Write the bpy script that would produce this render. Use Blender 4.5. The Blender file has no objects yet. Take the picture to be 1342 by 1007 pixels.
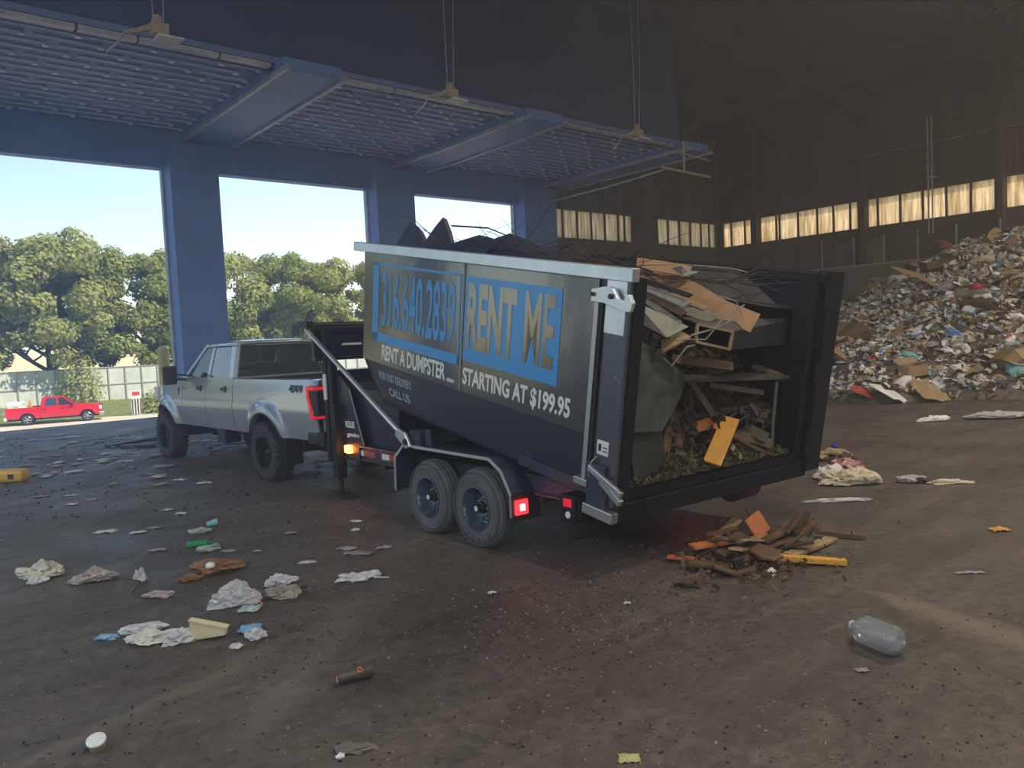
import bpy, math, random
from mathutils import Vector, Matrix, noise
from math import sin, cos, pi, radians
C = bpy.context.scene.collection
scn = bpy.context.scene
rnd = random.Random(7)

# ------------------------------------------------------------------ camera
CAM = Vector((0, 0, 2.0526))
FPX = 1013.2
RR = Vector((0.7630263, -0.64471553, -0.04618173)); UU = Vector((0.07245793, 0.01431905, 0.99726868)); WW = Vector((0.64229332, 0.76428846, -0.05764056))
cam = bpy.data.cameras.new('camera'); co = bpy.data.objects.new('camera', cam); C.objects.link(co)
cam.sensor_width = 36; cam.lens = FPX * 36 / 1342; cam.clip_end = 600; cam.clip_start = .05
M3 = Matrix((RR, UU, -WW)).transposed(); co.matrix_world = Matrix.Translation(CAM) @ M3.to_4x4()
scn.camera = co
# ------------------------------------------------------------------ world, sun, exposure
wd = bpy.data.worlds.new('sky'); scn.world = wd; wd.use_nodes = True
nt = wd.node_tree; bg = nt.nodes['Background']
sky = nt.nodes.new('ShaderNodeTexSky'); sky.sky_type = 'NISHITA'; sky.sun_disc = False
sky.sun_elevation = radians(50); sky.sun_rotation = radians(60); sky.air_density = 1.0; sky.dust_density = .6; sky.ozone_density = 1.5
hsv = nt.nodes.new('ShaderNodeHueSaturation'); hsv.inputs['Saturation'].default_value = 1.05
nt.links.new(sky.outputs[0], hsv.inputs['Color']); nt.links.new(hsv.outputs[0], bg.inputs[0]); bg.inputs[1].default_value = .185
sl = bpy.data.lights.new('sun', 'SUN'); sl.energy = 4.8; sl.angle = radians(.6); sl.color = (1, .93, .80)
so = bpy.data.objects.new('sun', sl); C.objects.link(so)
so.rotation_euler = Vector((.42, -.58, .74)).to_track_quat('Z', 'Y').to_euler(); so.location = (0, 0, 40)
scn.view_settings.view_transform = 'Standard'; scn.view_settings.look = 'None'; scn.view_settings.gamma = 1
scn.view_settings.exposure = .35; scn.view_settings.use_curve_mapping = False
scn.cycles.volume_step_rate = 4; scn.cycles.volume_max_steps = 64; scn.cycles.volume_bounces = 1; scn.cycles.transparent_max_bounces = 40; scn.cycles.max_bounces = 8; scn.cycles.diffuse_bounces = 4; scn.cycles.glossy_bounces = 4; scn.cycles.transmission_bounces = 8
scn.cycles.use_denoising = True; scn.cycles.sample_clamp_indirect = 6

FILL_LAMP = 520
# dusty haze, its colour tinted blue to tan for a veil of light
def haze():
    me = bpy.data.meshes.new('hall_haze'); x0, x1, y0, y1, z0, z1 = -33.9, 39.3, -29.9, 26.9, .0, 13.2
    me.from_pydata([(x, y, z) for z in (z0, z1) for y in (y0, y1) for x in (x0, x1)], [], [(0, 2, 3, 1), (4, 5, 7, 6), (0, 1, 5, 4), (2, 6, 7, 3), (0, 4, 6, 2), (1, 3, 7, 5)])
    m = bpy.data.materials.new('veil_haze'); m.use_nodes = True; t = m.node_tree; t.nodes.clear()
    o_ = t.nodes.new('ShaderNodeOutputMaterial'); v = t.nodes.new('ShaderNodeVolumeScatter'); v.inputs['Anisotropy'].default_value = .45
    g = t.nodes.new('ShaderNodeNewGeometry'); dt = t.nodes.new('ShaderNodeVectorMath'); dt.operation = 'DOT_PRODUCT'; dt.inputs[1].default_value = (.76, -.64, 0); t.links.new(g.outputs['Position'], dt.inputs[0])
    r1 = t.nodes.new('ShaderNodeMapRange'); t.links.new(dt.outputs['Value'], r1.inputs[0]); r1.inputs[1].default_value = -12; r1.inputs[2].default_value = 8; r1.inputs[3].default_value = .017; r1.inputs[4].default_value = .0028; t.links.new(r1.outputs[0], v.inputs['Density'])
    r2 = t.nodes.new('ShaderNodeMapRange'); t.links.new(dt.outputs['Value'], r2.inputs[0]); r2.inputs[1].default_value = -12; r2.inputs[2].default_value = 6
    cr = t.nodes.new('ShaderNodeValToRGB'); cr.color_ramp.elements[0].color = (.18, .42, 1, 1); cr.color_ramp.elements[1].color = (.85, .80, .72, 1); t.links.new(r2.outputs[0], cr.inputs[0]); t.links.new(cr.outputs[0], v.inputs['Color'])
    t.links.new(v.outputs[0], o_.inputs['Volume']); me.materials.append(m); o = bpy.data.objects.new('hall_haze', me); C.objects.link(o); o['kind'] = 'stuff'; o['label'] = 'thin dusty haze filling the hall, tinted for a veil of light'; o['category'] = 'haze'
haze()
# ------------------------------------------------------------------ helpers
def ray(px, py): return WW + RR * ((px - 671) / FPX) - UU * ((py - 503.5) / FPX)
def at(px, py, z=0.0):
    d = ray(px, py); return CAM + d * ((z - CAM.z) / d.z)
def onY(Y, px, py):
    d = ray(px, py); return CAM + d * (Y / d.y)
def onX(X, px, py):
    d = ray(px, py); return CAM + d * (X / d.x)

MATS = {}
def mat(name, col, rough=.6, metal=0., var=0., scale=4., spec=.5, bump=0., bscale=30., trans=0., alpha=1., emit=None, es=0., coat=0., ior=None, streak=None, col2=None):
    if name in MATS: return MATS[name]
    m = bpy.data.materials.new(name); m.use_nodes = True; t = m.node_tree; b = t.nodes['Principled BSDF']
    b.inputs['Base Color'].default_value = (*col, 1); b.inputs['Roughness'].default_value = rough; b.inputs['Metallic'].default_value = metal
    b.inputs['Specular IOR Level'].default_value = spec
    if coat: b.inputs['Coat Weight'].default_value = coat; b.inputs['Coat Roughness'].default_value = .08
    if ior: b.inputs['IOR'].default_value = ior
    if trans: b.inputs['Transmission Weight'].default_value = trans
    if alpha < 1: b.inputs['Alpha'].default_value = alpha
    if emit: b.inputs['Emission Color'].default_value = (*emit, 1); b.inputs['Emission Strength'].default_value = es
    if var or bump or col2:
        tc = t.nodes.new('ShaderNodeTexCoord'); mp = t.nodes.new('ShaderNodeMapping'); t.links.new(tc.outputs['Object'], mp.inputs[0])
        if streak: mp.inputs['Scale'].default_value = streak
    if var or col2:
        n = t.nodes.new('ShaderNodeTexNoise'); n.inputs['Scale'].default_value = scale; n.inputs['Detail'].default_value = 6; n.inputs['Roughness'].default_value = .65
        t.links.new(mp.outputs[0], n.inputs['Vector'])
        r = t.nodes.new('ShaderNodeValToRGB'); e = r.color_ramp.elements; e[0].position = .34; e[1].position = .66
        c2 = col2 if col2 else tuple(min(1, c * (1 + var)) for c in col)
        c1 = col if col2 else tuple(c * (1 - var) for c in col)
        e[0].color = (*c1, 1); e[1].color = (*c2, 1)
        t.links.new(n.outputs['Fac'], r.inputs[0]); t.links.new(r.outputs[0], b.inputs['Base Color'])
    if bump:
        n2 = t.nodes.new('ShaderNodeTexNoise'); n2.inputs['Scale'].default_value = bscale; n2.inputs['Detail'].default_value = 5
        t.links.new(mp.outputs[0], n2.inputs['Vector'])
        bp = t.nodes.new('ShaderNodeBump'); bp.inputs['Strength'].default_value = bump; bp.inputs['Distance'].default_value = .02
        t.links.new(n2.outputs['Fac'], bp.inputs['Height']); t.links.new(bp.outputs[0], b.inputs['Normal'])
    MATS[name] = m; return m

class MB:
    def __init__(s): s.v = []; s.f = []
    def add(s, vs, fs):
        k = len(s.v); s.v += [tuple(v) for v in vs]; s.f += [tuple(k + i for i in f) for f in fs]; return s
    def box(s, x0, x1, y0, y1, z0, z1, M=None):
        vs = [Vector((x, y, z)) for z in (z0, z1) for y in (y0, y1) for x in (x0, x1)]
        if M: vs = [M @ v for v in vs]
        return s.add(vs, [(0, 2, 3, 1), (4, 5, 7, 6), (0, 1, 5, 4), (2, 6, 7, 3), (0, 4, 6, 2), (1, 3, 7, 5)])
    def bar(s, p, q, w, h, up=(0, 0, 1)):
        p = Vector(p); q = Vector(q); d = (q - p); L = d.length; d.normalize()
        u = Vector(up); r = d.cross(u)
        if r.length < 1e-4: r = d.cross(Vector((1, 0, 0)))
        r.normalize(); u = r.cross(d)
        vs = [a + r * (i * w / 2) + u * (j * h / 2) for a in (p, q) for j in (-1, 1) for i in (-1, 1)]
        return s.add(vs, [(0, 1, 3, 2), (4, 6, 7, 5), (0, 4, 5, 1), (2, 3, 7, 6), (0, 2, 6, 4), (1, 5, 7, 3)])
    def tube(s, pts, r, n=8, r2=None, cap=True):
        pts = [Vector(p) for p in pts]; N = len(pts); rings = []
        d0 = (pts[1] - pts[0]).normalized(); a = d0.orthogonal().normalized()
        for i, p in enumerate(pts):
            d = (pts[min(i + 1, N - 1)] - pts[max(i - 1, 0)]).normalized()
            a = (a - d * a.dot(d)).normalized(); b = d.cross(a)
            rr = r if r2 is None else r + (r2 - r) * i / (N - 1)
            rings.append([p + (a * cos(2 * pi * k / n) + b * sin(2 * pi * k / n)) * rr for k in range(n)])
        k0 = len(s.v); vs = [v for R in rings for v in R]; fs = []
        for i in range(N - 1):
            for k in range(n):
                k2 = (k + 1) % n; fs.append((i * n + k, i * n + k2, (i + 1) * n + k2, (i + 1) * n + k))
        if cap: fs.append(tuple(range(n))[::-1]); fs.append(tuple((N - 1) * n + k for k in range(n)))
        return s.add(vs, fs)
    def lathe(s, prof, M=None, n=24, arc=None):
        # prof: (radius, height) along local z
        vs = []; fs = []; P = len(prof)
        for k in range(n):
            a = 2 * pi * k / n
            for r, h in prof:
                v = Vector((r * cos(a), r * sin(a), h)); vs.append(M @ v if M else v)
        for k in range(n):
            k2 = (k + 1) % n
            for i in range(P - 1): fs.append((k * P + i, k2 * P + i, k2 * P + i + 1, k * P + i + 1))
        return s.add(vs, fs)
    def prism(s, poly, a, b, axis='x', M=None):
        n = len(poly)
        def mk(p, t):
            v = {'x': (t, p[0], p[1]), 'y': (p[0], t, p[1]), 'z': (p[0], p[1], t)}[axis]; v = Vector(v); return M @ v if M else v
        vs = [mk(p, a) for p in poly] + [mk(p, b) for p in poly]
        fs = [tuple(range(n))[::-1], tuple(range(n, 2 * n))] + [(i, (i + 1) % n, n + (i + 1) % n, n + i) for i in range(n)]
        return s.add(vs, fs)
    def grid(s, fn, nu, nv):
        vs = [fn(i / nu, j / nv) for i in range(nu + 1) for j in range(nv + 1)]
        return s.add(vs, [(i * (nv + 1) + j, (i + 1) * (nv + 1) + j, (i + 1) * (nv + 1) + j + 1, i * (nv + 1) + j + 1) for i in range(nu) for j in range(nv)])
    def mesh(s, name, m, smooth=None, M=None):
        me = bpy.data.meshes.new(name); v = s.v
        if M: v = [tuple(M @ Vector(p)) for p in v]
        me.from_pydata(v, [], s.f); me.validate()
        import bmesh
        bm = bmesh.new(); bm.from_mesh(me); bmesh.ops.recalc_face_normals(bm, faces=bm.faces); bm.to_mesh(me); bm.free()
        if m: me.materials.append(m)
        if smooth is not None:
            me.polygons.foreach_set('use_smooth', [True] * len(me.polygons)); me.set_sharp_from_angle(angle=radians(smooth))
        return me

def obj(name, mb, m, parent=None, smooth=None, bevel=0, solid=0, recenter=False):
    me = mb if isinstance(mb, bpy.types.Mesh) else mb.mesh(name, m, smooth)
    o = bpy.data.objects.new(name, me); C.objects.link(o)
    if parent: o.parent = parent
    if recenter and len(me.vertices):
        xs = [v.co for v in me.vertices]
        c = Vector(((min(v.x for v in xs) + max(v.x for v in xs)) / 2, (min(v.y for v in xs) + max(v.y for v in xs)) / 2, min(v.z for v in xs)))
        me.transform(Matrix.Translation(-c)); o.location = c
    if solid:
        md = o.modifiers.new('solid', 'SOLIDIFY'); md.thickness = solid; md.offset = 0
    if bevel:
        md = o.modifiers.new('bevel', 'BEVEL'); md.width = bevel; md.segments = 2; md.limit_method = 'ANGLE'; md.angle_limit = radians(40)
    return o
def tag(o, label, cat, group=None, kind=None):
    o['label'] = label; o['category'] = cat
    if group: o['group'] = group
    if kind: o['kind'] = kind
    return o
def single(name, mb, m, label, cat, group=None, **k): return tag(obj(name, mb, m, None, recenter=True, **k), label, cat, group)
def thing(name, label, cat, M=None, group=None):
    o = bpy.data.objects.new(name, None); C.objects.link(o); o.empty_display_size = .2
    if M is not None: o.matrix_world = M if isinstance(M, Matrix) else Matrix.Translation(Vector(M))
    return tag(o, label, cat, group)
def struct(name, mb, m, smooth=None, bevel=0):
    o = obj(name, mb, m, smooth=smooth, bevel=bevel); o['kind'] = 'structure'; return o
def text_mesh(txt, w, h, bold=.0, depth=.002, shear=0.):
    cu = bpy.data.curves.new('t', 'FONT'); cu.body = txt; cu.size = 1; cu.offset = bold; cu.extrude = depth; cu.resolution_u = 3; cu.shear = shear
    o = bpy.data.objects.new('t', cu); C.objects.link(o); dg = bpy.context.evaluated_depsgraph_get()
    me = bpy.data.meshes.new_from_object(o.evaluated_get(dg)); bpy.data.objects.remove(o)
    x0 = min(v.co.x for v in me.vertices); x1 = max(v.co.x for v in me.vertices); y0 = min(v.co.y for v in me.vertices); y1 = max(v.co.y for v in me.vertices)
    for v in me.vertices: v.co.x = (v.co.x - x0) * w / (x1 - x0); v.co.y = (v.co.y - y0) * h / (y1 - y0)
    return me
def text_obj(name, txt, w, h, m, M, parent, bold=.03, depth=.002, shear=0.):
    me = text_mesh(txt, w, h, bold, depth, shear); me.transform(M); me.materials.clear(); me.materials.append(m); me.name = name
    return obj(name, me, m, parent)
def nz(p, s=1., k=0): return noise.noise(Vector(p) * s + Vector((k * 7.3, k * 3.1, k * 11.7)))

# ------------------------------------------------------------------ materials
m_wall = mat('wall_metal', (.075, .06, .048), .75, var=.25, scale=.5, bump=.2, bscale=3, streak=(1, 1, .15))
m_conc = mat('push_wall_concrete', (.16, .15, .13), .8, var=.22, scale=.6, bump=.3, bscale=6)
m_blue = mat('veil_blue_steel', (.10, .20, .52), .55, var=.12, scale=.8, spec=.4)  # blue veil of glare put into the steel's colour
m_deck = mat('veil_blue_deck', (.12, .19, .46), .6, var=.15, scale=1.2)  # the same blue glare veil put into the deck colour
m_roof = mat('roof_dark', (.024, .023, .034), .8, var=.3, scale=.3)
m_lip = mat('galvanised_edge', (.33, .36, .45), .5, metal=.3, var=.3, scale=3)
m_black = mat('black_paint', (.007, .009, .015), .5, spec=.3, var=.4, scale=2)
m_bin = mat('dark_blue_steel', (.010, .016, .036), .28, spec=.6)
m_panel = mat('sign_black', (.022, .020, .020), .13, spec=.5, ior=2.6, bump=.22, bscale=1.6)
m_sblue = mat('sign_blue', (.02, .26, .66), .25, spec=.5, ior=1.7)
m_white = mat('sign_white', (.72, .73, .75), .3)
m_alu = mat('bright_aluminium', (.75, .80, .86), .32, metal=.85, var=.08, scale=6)
m_steel = mat('brushed_steel', (.50, .52, .55), .38, metal=.9)
m_tyre = mat('tyre_rubber', (.030, .033, .040), .72, var=.3, scale=6, bump=.15, bscale=60)
m_tyreg = mat('dusty_tyre_rubber', (.095, .10, .115), .75, var=.25, scale=5)
m_rim = mat('black_rim', (.012, .012, .016), .25, metal=.4)
m_rimg = mat('grey_blue_rim', (.12, .17, .24), .25, metal=.7)
m_body = mat('silver_paint', (.40, .45, .53), .20, metal=.45, coat=.8)
m_trim = mat('black_plastic', (.015, .016, .02), .45)
m_glass = mat('dark_glass', (.16, .20, .24), .03, trans=.8, ior=1.4, spec=1.0)
m_glassd = mat('tinted_glass', (.02, .03, .045), .04, spec=.6, ior=2.6)
m_red = mat('red_lens', (.55, .01, .02), .2, emit=(1, .02, .05), es=.35)
m_redlit = mat('lit_red_lamp', (.8, .02, .02), .3, emit=(1, .01, .015), es=5)
m_redcore = mat('lamp_core', (1, .5, .4), .3, emit=(1, .22, .15), es=12)
m_amber = mat('lit_amber_lamp', (.8, .3, .02), .3, emit=(1, .25, .03), es=14)
m_rpaint = mat('red_paint', (.62, .012, .03), .25, coat=.5)
m_yel = mat('yellow_bollard_paint', (.62, .50, .10), .6, var=.15)
m_wood = mat('brown_wood', (.12, .07, .04), .7, var=.35, scale=5, streak=(1, 1, 6))
m_woodl = mat('light_wood', (.33, .23, .13), .7, var=.3, scale=6)
m_ply = mat('tan_cardboard', (.36, .21, .11), .75, var=.15, scale=5)
m_yw = mat('yellow_board', (.66, .33, .05), .6, var=.12, scale=5)
m_ow = mat('orange_board', (.60, .20, .07), .6, var=.2, scale=5)
m_dry = mat('grey_board', (.26, .26, .24), .8, var=.2, scale=6)
m_dark = mat('dark_laminate', (.022, .024, .026), .5, var=.4, scale=3)
m_felt = mat('grey_felt', (.055, .065, .06), .95, var=.3, scale=5, bump=.3)
m_leaf = mat('brush_litter', (.07, .065, .035), .9, var=.5, scale=12)
m_twig = mat('twig_bark', (.05, .038, .028), .9)

# ------------------------------------------------------------------ floor
def floor_mat():
    m = bpy.data.materials.new('dirty_concrete_floor'); m.use_nodes = True; t = m.node_tree; L = t.links; b = t.nodes['Principled BSDF']
    tc = t.nodes.new('ShaderNodeTexCoord')
    def noi(sc, det=6, rg=.6, vec=None, scale3=None):
        n = t.nodes.new('ShaderNodeTexNoise'); n.inputs['Scale'].default_value = sc; n.inputs['Detail'].default_value = det; n.inputs['Roughness'].default_value = rg
        if scale3:
            mp = t.nodes.new('ShaderNodeMapping'); mp.inputs['Scale'].default_value = scale3[:3]; mp.inputs['Rotation'].default_value = (0, 0, scale3[3]); L.new(tc.outputs['Object'], mp.inputs[0]); L.new(mp.outputs[0], n.inputs['Vector'])
        else: L.new(tc.outputs['Object'], n.inputs['Vector'])
        return n.outputs['Fac']
    def ramp(f, a, ca, bb, cb):
        r = t.nodes.new('ShaderNodeValToRGB'); e = r.color_ramp.elements; e[0].position = a; e[0].color = (*ca, 1); e[1].position = bb; e[1].color = (*cb, 1); L.new(f, r.inputs[0]); return r.outputs[0]
    def mix(fac, a, bb, mode='MIX'):
        x = t.nodes.new('ShaderNodeMix'); x.data_type = 'RGBA'; x.blend_type = mode
        if isinstance(fac, float): x.inputs[0].default_value = fac
        else: L.new(fac, x.inputs[0])
        for i, v in ((6, a), (7, bb)):
            if isinstance(v, tuple): x.inputs[i].default_value = (*v, 1)
            else: L.new(v, x.inputs[i])
        return x.outputs[2]
    def mth(op, a, bb=None, c=None):
        x = t.nodes.new('ShaderNodeMath'); x.operation = op
        for i, v in enumerate((a, bb, c)):
            if v is None: continue
            if isinstance(v, (int, float)): x.inputs[i].default_value = v
            else: L.new(v, x.inputs[i])
        return x.outputs[0]
    base = ramp(noi(.35, 8, .65), .32, (.064, .054, .048), .68, (.135, .120, .108))
    fine = ramp(noi(9, 8, .7), .35, (.55, .55, .55), .7, (1.25, 1.22, 1.2))
    base = mix(1., base, fine, 'MULTIPLY')
    st = ramp(noi(1.0, 6, .6, scale3=(.35, 3.0, 1, .75)), .40, (.72, .72, .72), .62, (1.2, 1.18, 1.15))
    base = mix(.7, base, st, 'MULTIPLY')
    sep = t.nodes.new('ShaderNodeSeparateXYZ'); L.new(tc.outputs['Object'], sep.inputs[0]); X, Y = sep.outputs[0], sep.outputs[1]
    jit = mth('MULTIPLY', mth('SUBTRACT', noi(2.2, 5, .7), .5), .5)
    def band(p, q, w, col, soft=.12, s=.85):
        nonlocal base
        p = Vector(p[:2]); q = Vector(q[:2]); d = (q - p); Ln = d.length; d.normalize(); n = Vector((-d.y, d.x))
        al = mth('ADD', mth('MULTIPLY', X, d.x), mth('MULTIPLY', Y, d.y)); al = mth('SUBTRACT', al, p.dot(d))
        ac = mth('ADD', mth('MULTIPLY', X, n.x), mth('MULTIPLY', Y, n.y)); ac = mth('ABSOLUTE', mth('ADD', mth('SUBTRACT', ac, p.dot(n)), jit))
        def sm(v, a, bb):
            r = t.nodes.new('ShaderNodeMapRange'); r.interpolation_type = 'SMOOTHSTEP'; L.new(v, r.inputs[0]); r.inputs[1].default_value = a; r.inputs[2].default_value = bb; r.inputs[3].default_value = 1; r.inputs[4].default_value = 0; return r.outputs[0]
        f = mth('MULTIPLY', sm(ac, w * .5 - soft, w * .5 + soft), mth('MULTIPLY', sm(al, Ln - .2, Ln + .4), mth('SUBTRACT', 1., sm(al, -.4, .2))))
        f = mth('MULTIPLY', f, s); base = mix(f, base, col)
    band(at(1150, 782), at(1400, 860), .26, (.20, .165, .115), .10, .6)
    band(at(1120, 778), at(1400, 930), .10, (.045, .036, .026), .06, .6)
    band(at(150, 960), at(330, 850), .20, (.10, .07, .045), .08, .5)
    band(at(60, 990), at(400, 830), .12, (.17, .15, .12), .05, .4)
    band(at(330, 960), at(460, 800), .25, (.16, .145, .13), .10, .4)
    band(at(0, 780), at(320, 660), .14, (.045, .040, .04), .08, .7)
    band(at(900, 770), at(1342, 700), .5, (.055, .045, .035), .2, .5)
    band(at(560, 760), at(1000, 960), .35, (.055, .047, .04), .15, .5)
    spk = ramp(noi(38, 3, .6), .66, (0, 0, 0), .72, (1, 1, 1)); base = mix(spk, base, (.25, .22, .18))
    spd = ramp(noi(22, 4, .6), .64, (0, 0, 0), .70, (1, 1, 1)); base = mix(mth('MULTIPLY', spd, .6), base, (.02, .017, .015))
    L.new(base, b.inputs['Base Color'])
    L.new(ramp(noi(.8, 6, .6), .35, (.42,) * 3, .7, (.78,) * 3), b.inputs['Roughness']); b.inputs['Specular IOR Level'].default_value = .5
    bp = t.nodes.new('ShaderNodeBump'); bp.inputs['Strength'].default_value = .8; bp.inputs['Distance'].default_value = .02
    L.new(mth('ADD', mth('MULTIPLY', noi(14, 8, .7), .7), noi(2.5, 5, .6)), bp.inputs['Height']); L.new(bp.outputs[0], b.inputs['Normal'])
    return m
m_floor = floor_mat()
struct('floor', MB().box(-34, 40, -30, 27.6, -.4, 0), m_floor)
# exterior ground: ramp down, road, grass bank
m_road = mat('sunlit_road', (.62, .56, .46), .9, var=.12, scale=.6)
m_grass = mat('grass_green', (.16, .20, .05), .95, var=.4, scale=2.5, bump=.5, bscale=20)
def gz(Y):
    if Y < 36: return -.05 - (Y - 27.6) / 8.4 * 2.2
    if Y < 62.5: return -2.25
    if Y < 74: return -2.25 + (Y - 62.5) / 11.5 * .65
    return -1.6
struct('yard_road', MB().grid(lambda u, v: (-150 + 330 * u, 27.6 + 34.9 * v, gz(27.6 + 34.9 * v)), 6, 16), m_road)
struct('grass_bank', MB().grid(lambda u, v: (-150 + 330 * u, 62.5 + 140 * v, gz(62.5 + 140 * v)), 6, 60), m_grass)
struct('apron', MB().box(-150, -34, -60, 27.6, -.6, -.05).box(40, 180, -60, 27.6, -.6, -.05).box(-34, 40, -90, -30, -.6, -.05), m_road)

# ------------------------------------------------------------------ building
EV = 8.2
cols = [(-30.8 + 7.8 * k, -30.8 + 7.8 * k + 1.65) for k in range(10)]          # (..., .4, 8.2, 16.0, 23.8, 31.6, 39.4)
cols = [(8.17 - 7.8 * k, 9.75 - 7.8 * k) for k in (5, 4, 3, 2, 1, 0)] + [(15.85, 17.6), (23.5, 25.5)]
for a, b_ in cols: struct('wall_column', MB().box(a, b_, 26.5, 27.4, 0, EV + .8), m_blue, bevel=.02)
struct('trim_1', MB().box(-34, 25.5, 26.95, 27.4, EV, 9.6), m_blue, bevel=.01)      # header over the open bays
# door jamb edge strips (light galvanised)
for k, (a, b_) in enumerate(cols[5:]):
    struct('trim_%d' % (2 + k), MB().box(a - .07, a, 27.2, 27.42, 0, EV).box(b_, b_ + .05, 27.3, 27.42, 0, EV), m_lip)
# soffit of the low roof over the bays
beams = [(8.75 - 8.2 * k, 10.35 - 8.2 * k) for k in (5, 4, 3, 2, 1, 0)] + [(16.9, 18.5), (25.2, 26.6)]
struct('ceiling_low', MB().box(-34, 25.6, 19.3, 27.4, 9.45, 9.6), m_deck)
for a, b_ in beams:
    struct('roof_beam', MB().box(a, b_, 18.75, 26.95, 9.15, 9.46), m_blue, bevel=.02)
    struct('beam_edge', MB().box(a - .07, a + .03, 18.6, 26.9, 9.08, 9.2).box(b_ - .03, b_ + .09, 18.6, 26.9, 9.08, 9.2), m_lip)
lip = MB()
for i in range(len(beams) - 1):
    x0, x1 = beams[i][1], beams[i + 1][0]; x = x0 + .3
    while x < x1 - .5:
        w = rnd.uniform(1.2, 2.2); e = min(x + w, x1 - .1); lip.box(x, e - .06, 19.22, 19.42, 9.30 + rnd.uniform(-.02, .02), 9.40); x = e
struct('trim_9', lip, m_lip)
# bulb-tee purlins with turned hook ends, staggered like the photo
m_pur = mat('purlin_light', (.62, .66, .80), .5, var=.2)
for i in range(4, len(beams) - 1):
    x0, x1 = beams[i][1] + .1, beams[i + 1][0] - .1; pm = MB()
    for r in range(15):
        y = 19.9 + r * .47; off = (r % 3) * .55 + .1; x = x0 - 1 + off
        while x < x1:
            a, e = max(x, x0), min(x + 1.45, x1)
            if e - a > .3: pm.box(a, e, y, y + .035, 9.40, 9.44); pm.box(e - .12, e, y - .02, y + .12, 9.37, 9.42)
            x += 1.62
    struct('ceiling_%d' % (i + 1), pm, m_pur)
# clerestory wall over the low roof, high roof, girders
struct('wall_upper', MB().box(-34, 25.6, 19.45, 19.6, 9.3, 14), mat('veil_navy_cladding', (.020, .036, .12), .8, var=.2, scale=.3))  # navy tone carries the blue glare veil in its colour
struct('wall_return', MB().box(25.45, 25.6, 19.6, 27.4, 9.3, 14), m_roof)
struct('ceiling', MB().prism([(-34, 15.2), (3, 16.2), (39.9, 13.3), (39.9, 13.6), (3, 16.5), (-34, 15.5)], -30, 27.6, 'y'), m_roof)
for k in range(7):
    y = -26 + 7.4 * k; g = MB()
    zt = lambda x: 15.2 + (x + 34) / 37 * 1. if x < 3 else 16.2 - (x - 3) / 36.9 * 2.9
    for (xa, xb) in ((-34, 3), (3, 39.2)):
        for dz, w in ((-.05, .35), (-1.0, .35)): g.bar((xa, y, zt(xa) + dz), (xb, y, zt(xb) + dz), w, .08)
        g.bar((xa, y, zt(xa) - .52), (xb, y, zt(xb) - .52), .06, .92)
    struct('roof_girder', g, m_roof)
pu = MB()
for k in range(24):
    x = -32 + 3 * k; z = (15.2 + (x + 34) / 37 if x < 3 else 16.2 - (x - 3) / 36.9 * 2.9) - .1
    pu.box(x, x + .1, -29, 27, z - .15, z)
struct('ceiling_purlin', pu, m_roof)
# back-left wall with windows (beyond the open bays)
WB, WT = 6.88, 8.25
struct('wall_left', MB().box(25.5, 39.9, 27.2, 27.5, 0, WB).box(25.5, 39.9, 27.2, 27.5, WT, 15.5).box(31.65, 33.53, 27.2, 27.5, WB, WT).box(39.1, 39.9, 27.2, 27.5, WB, WT), m_wall)
struct('wall_column', MB().box(31.9, 33.0, 26.6, 27.2, 0, 14.5), m_wall)
struct('trim_10', MB().box(25.6, 39.3, 26.7, 27.2, 0, 4.6), m_conc)
struct('wall_right', MB().box(39.39, 39.7, -30, 27.5, 0, WB).box(39.39, 39.7, -30, 27.5, WT, 14.2).box(39.39, 39.7, 26.93, 27.5, WB, WT).box(39.39, 39.7, 24.47, 24.86, WB, WT).box(39.39, 39.7, 18.37, 18.7, WB, WT).box(39.39, 39.7, 12.2, 12.55, WB, WT).box(39.39, 39.7, 6.0, 6.4, WB, WT).box(39.39, 39.7, -.1, .3, WB, WT).box(39.39, 39.7, -30, -5.8, WB, WT), m_wall)
struct('wall_push', MB().box(38.7, 39.39, -30, 26.6, 0, 4.93), m_conc, bevel=.03)
ribs = MB()
for k in range(150):
    y = 27 - k * .31; ribs.box(39.35, 39.39, y - .05, y + .05, WT + .12, 13.4)
struct('wall_cladding', ribs, m_wall)
ribs2 = MB()
for k in range(44): ribs2.box(25.7 + k * .31, 25.8 + k * .31, 27.17, 27.2, WT + .12, 13.8)
struct('wall_cladding', ribs2, m_wall)
for y in (24.66, 18.53, 12.37, 6.2, .1, -6, -12):
    struct('wall_column', MB().box(38.95, 39.39, y - .16, y + .16, 4.93, 13.6).box(38.85, 39.39, y - .02, y + .02, 4.93, 13.6), m_wall)
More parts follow.
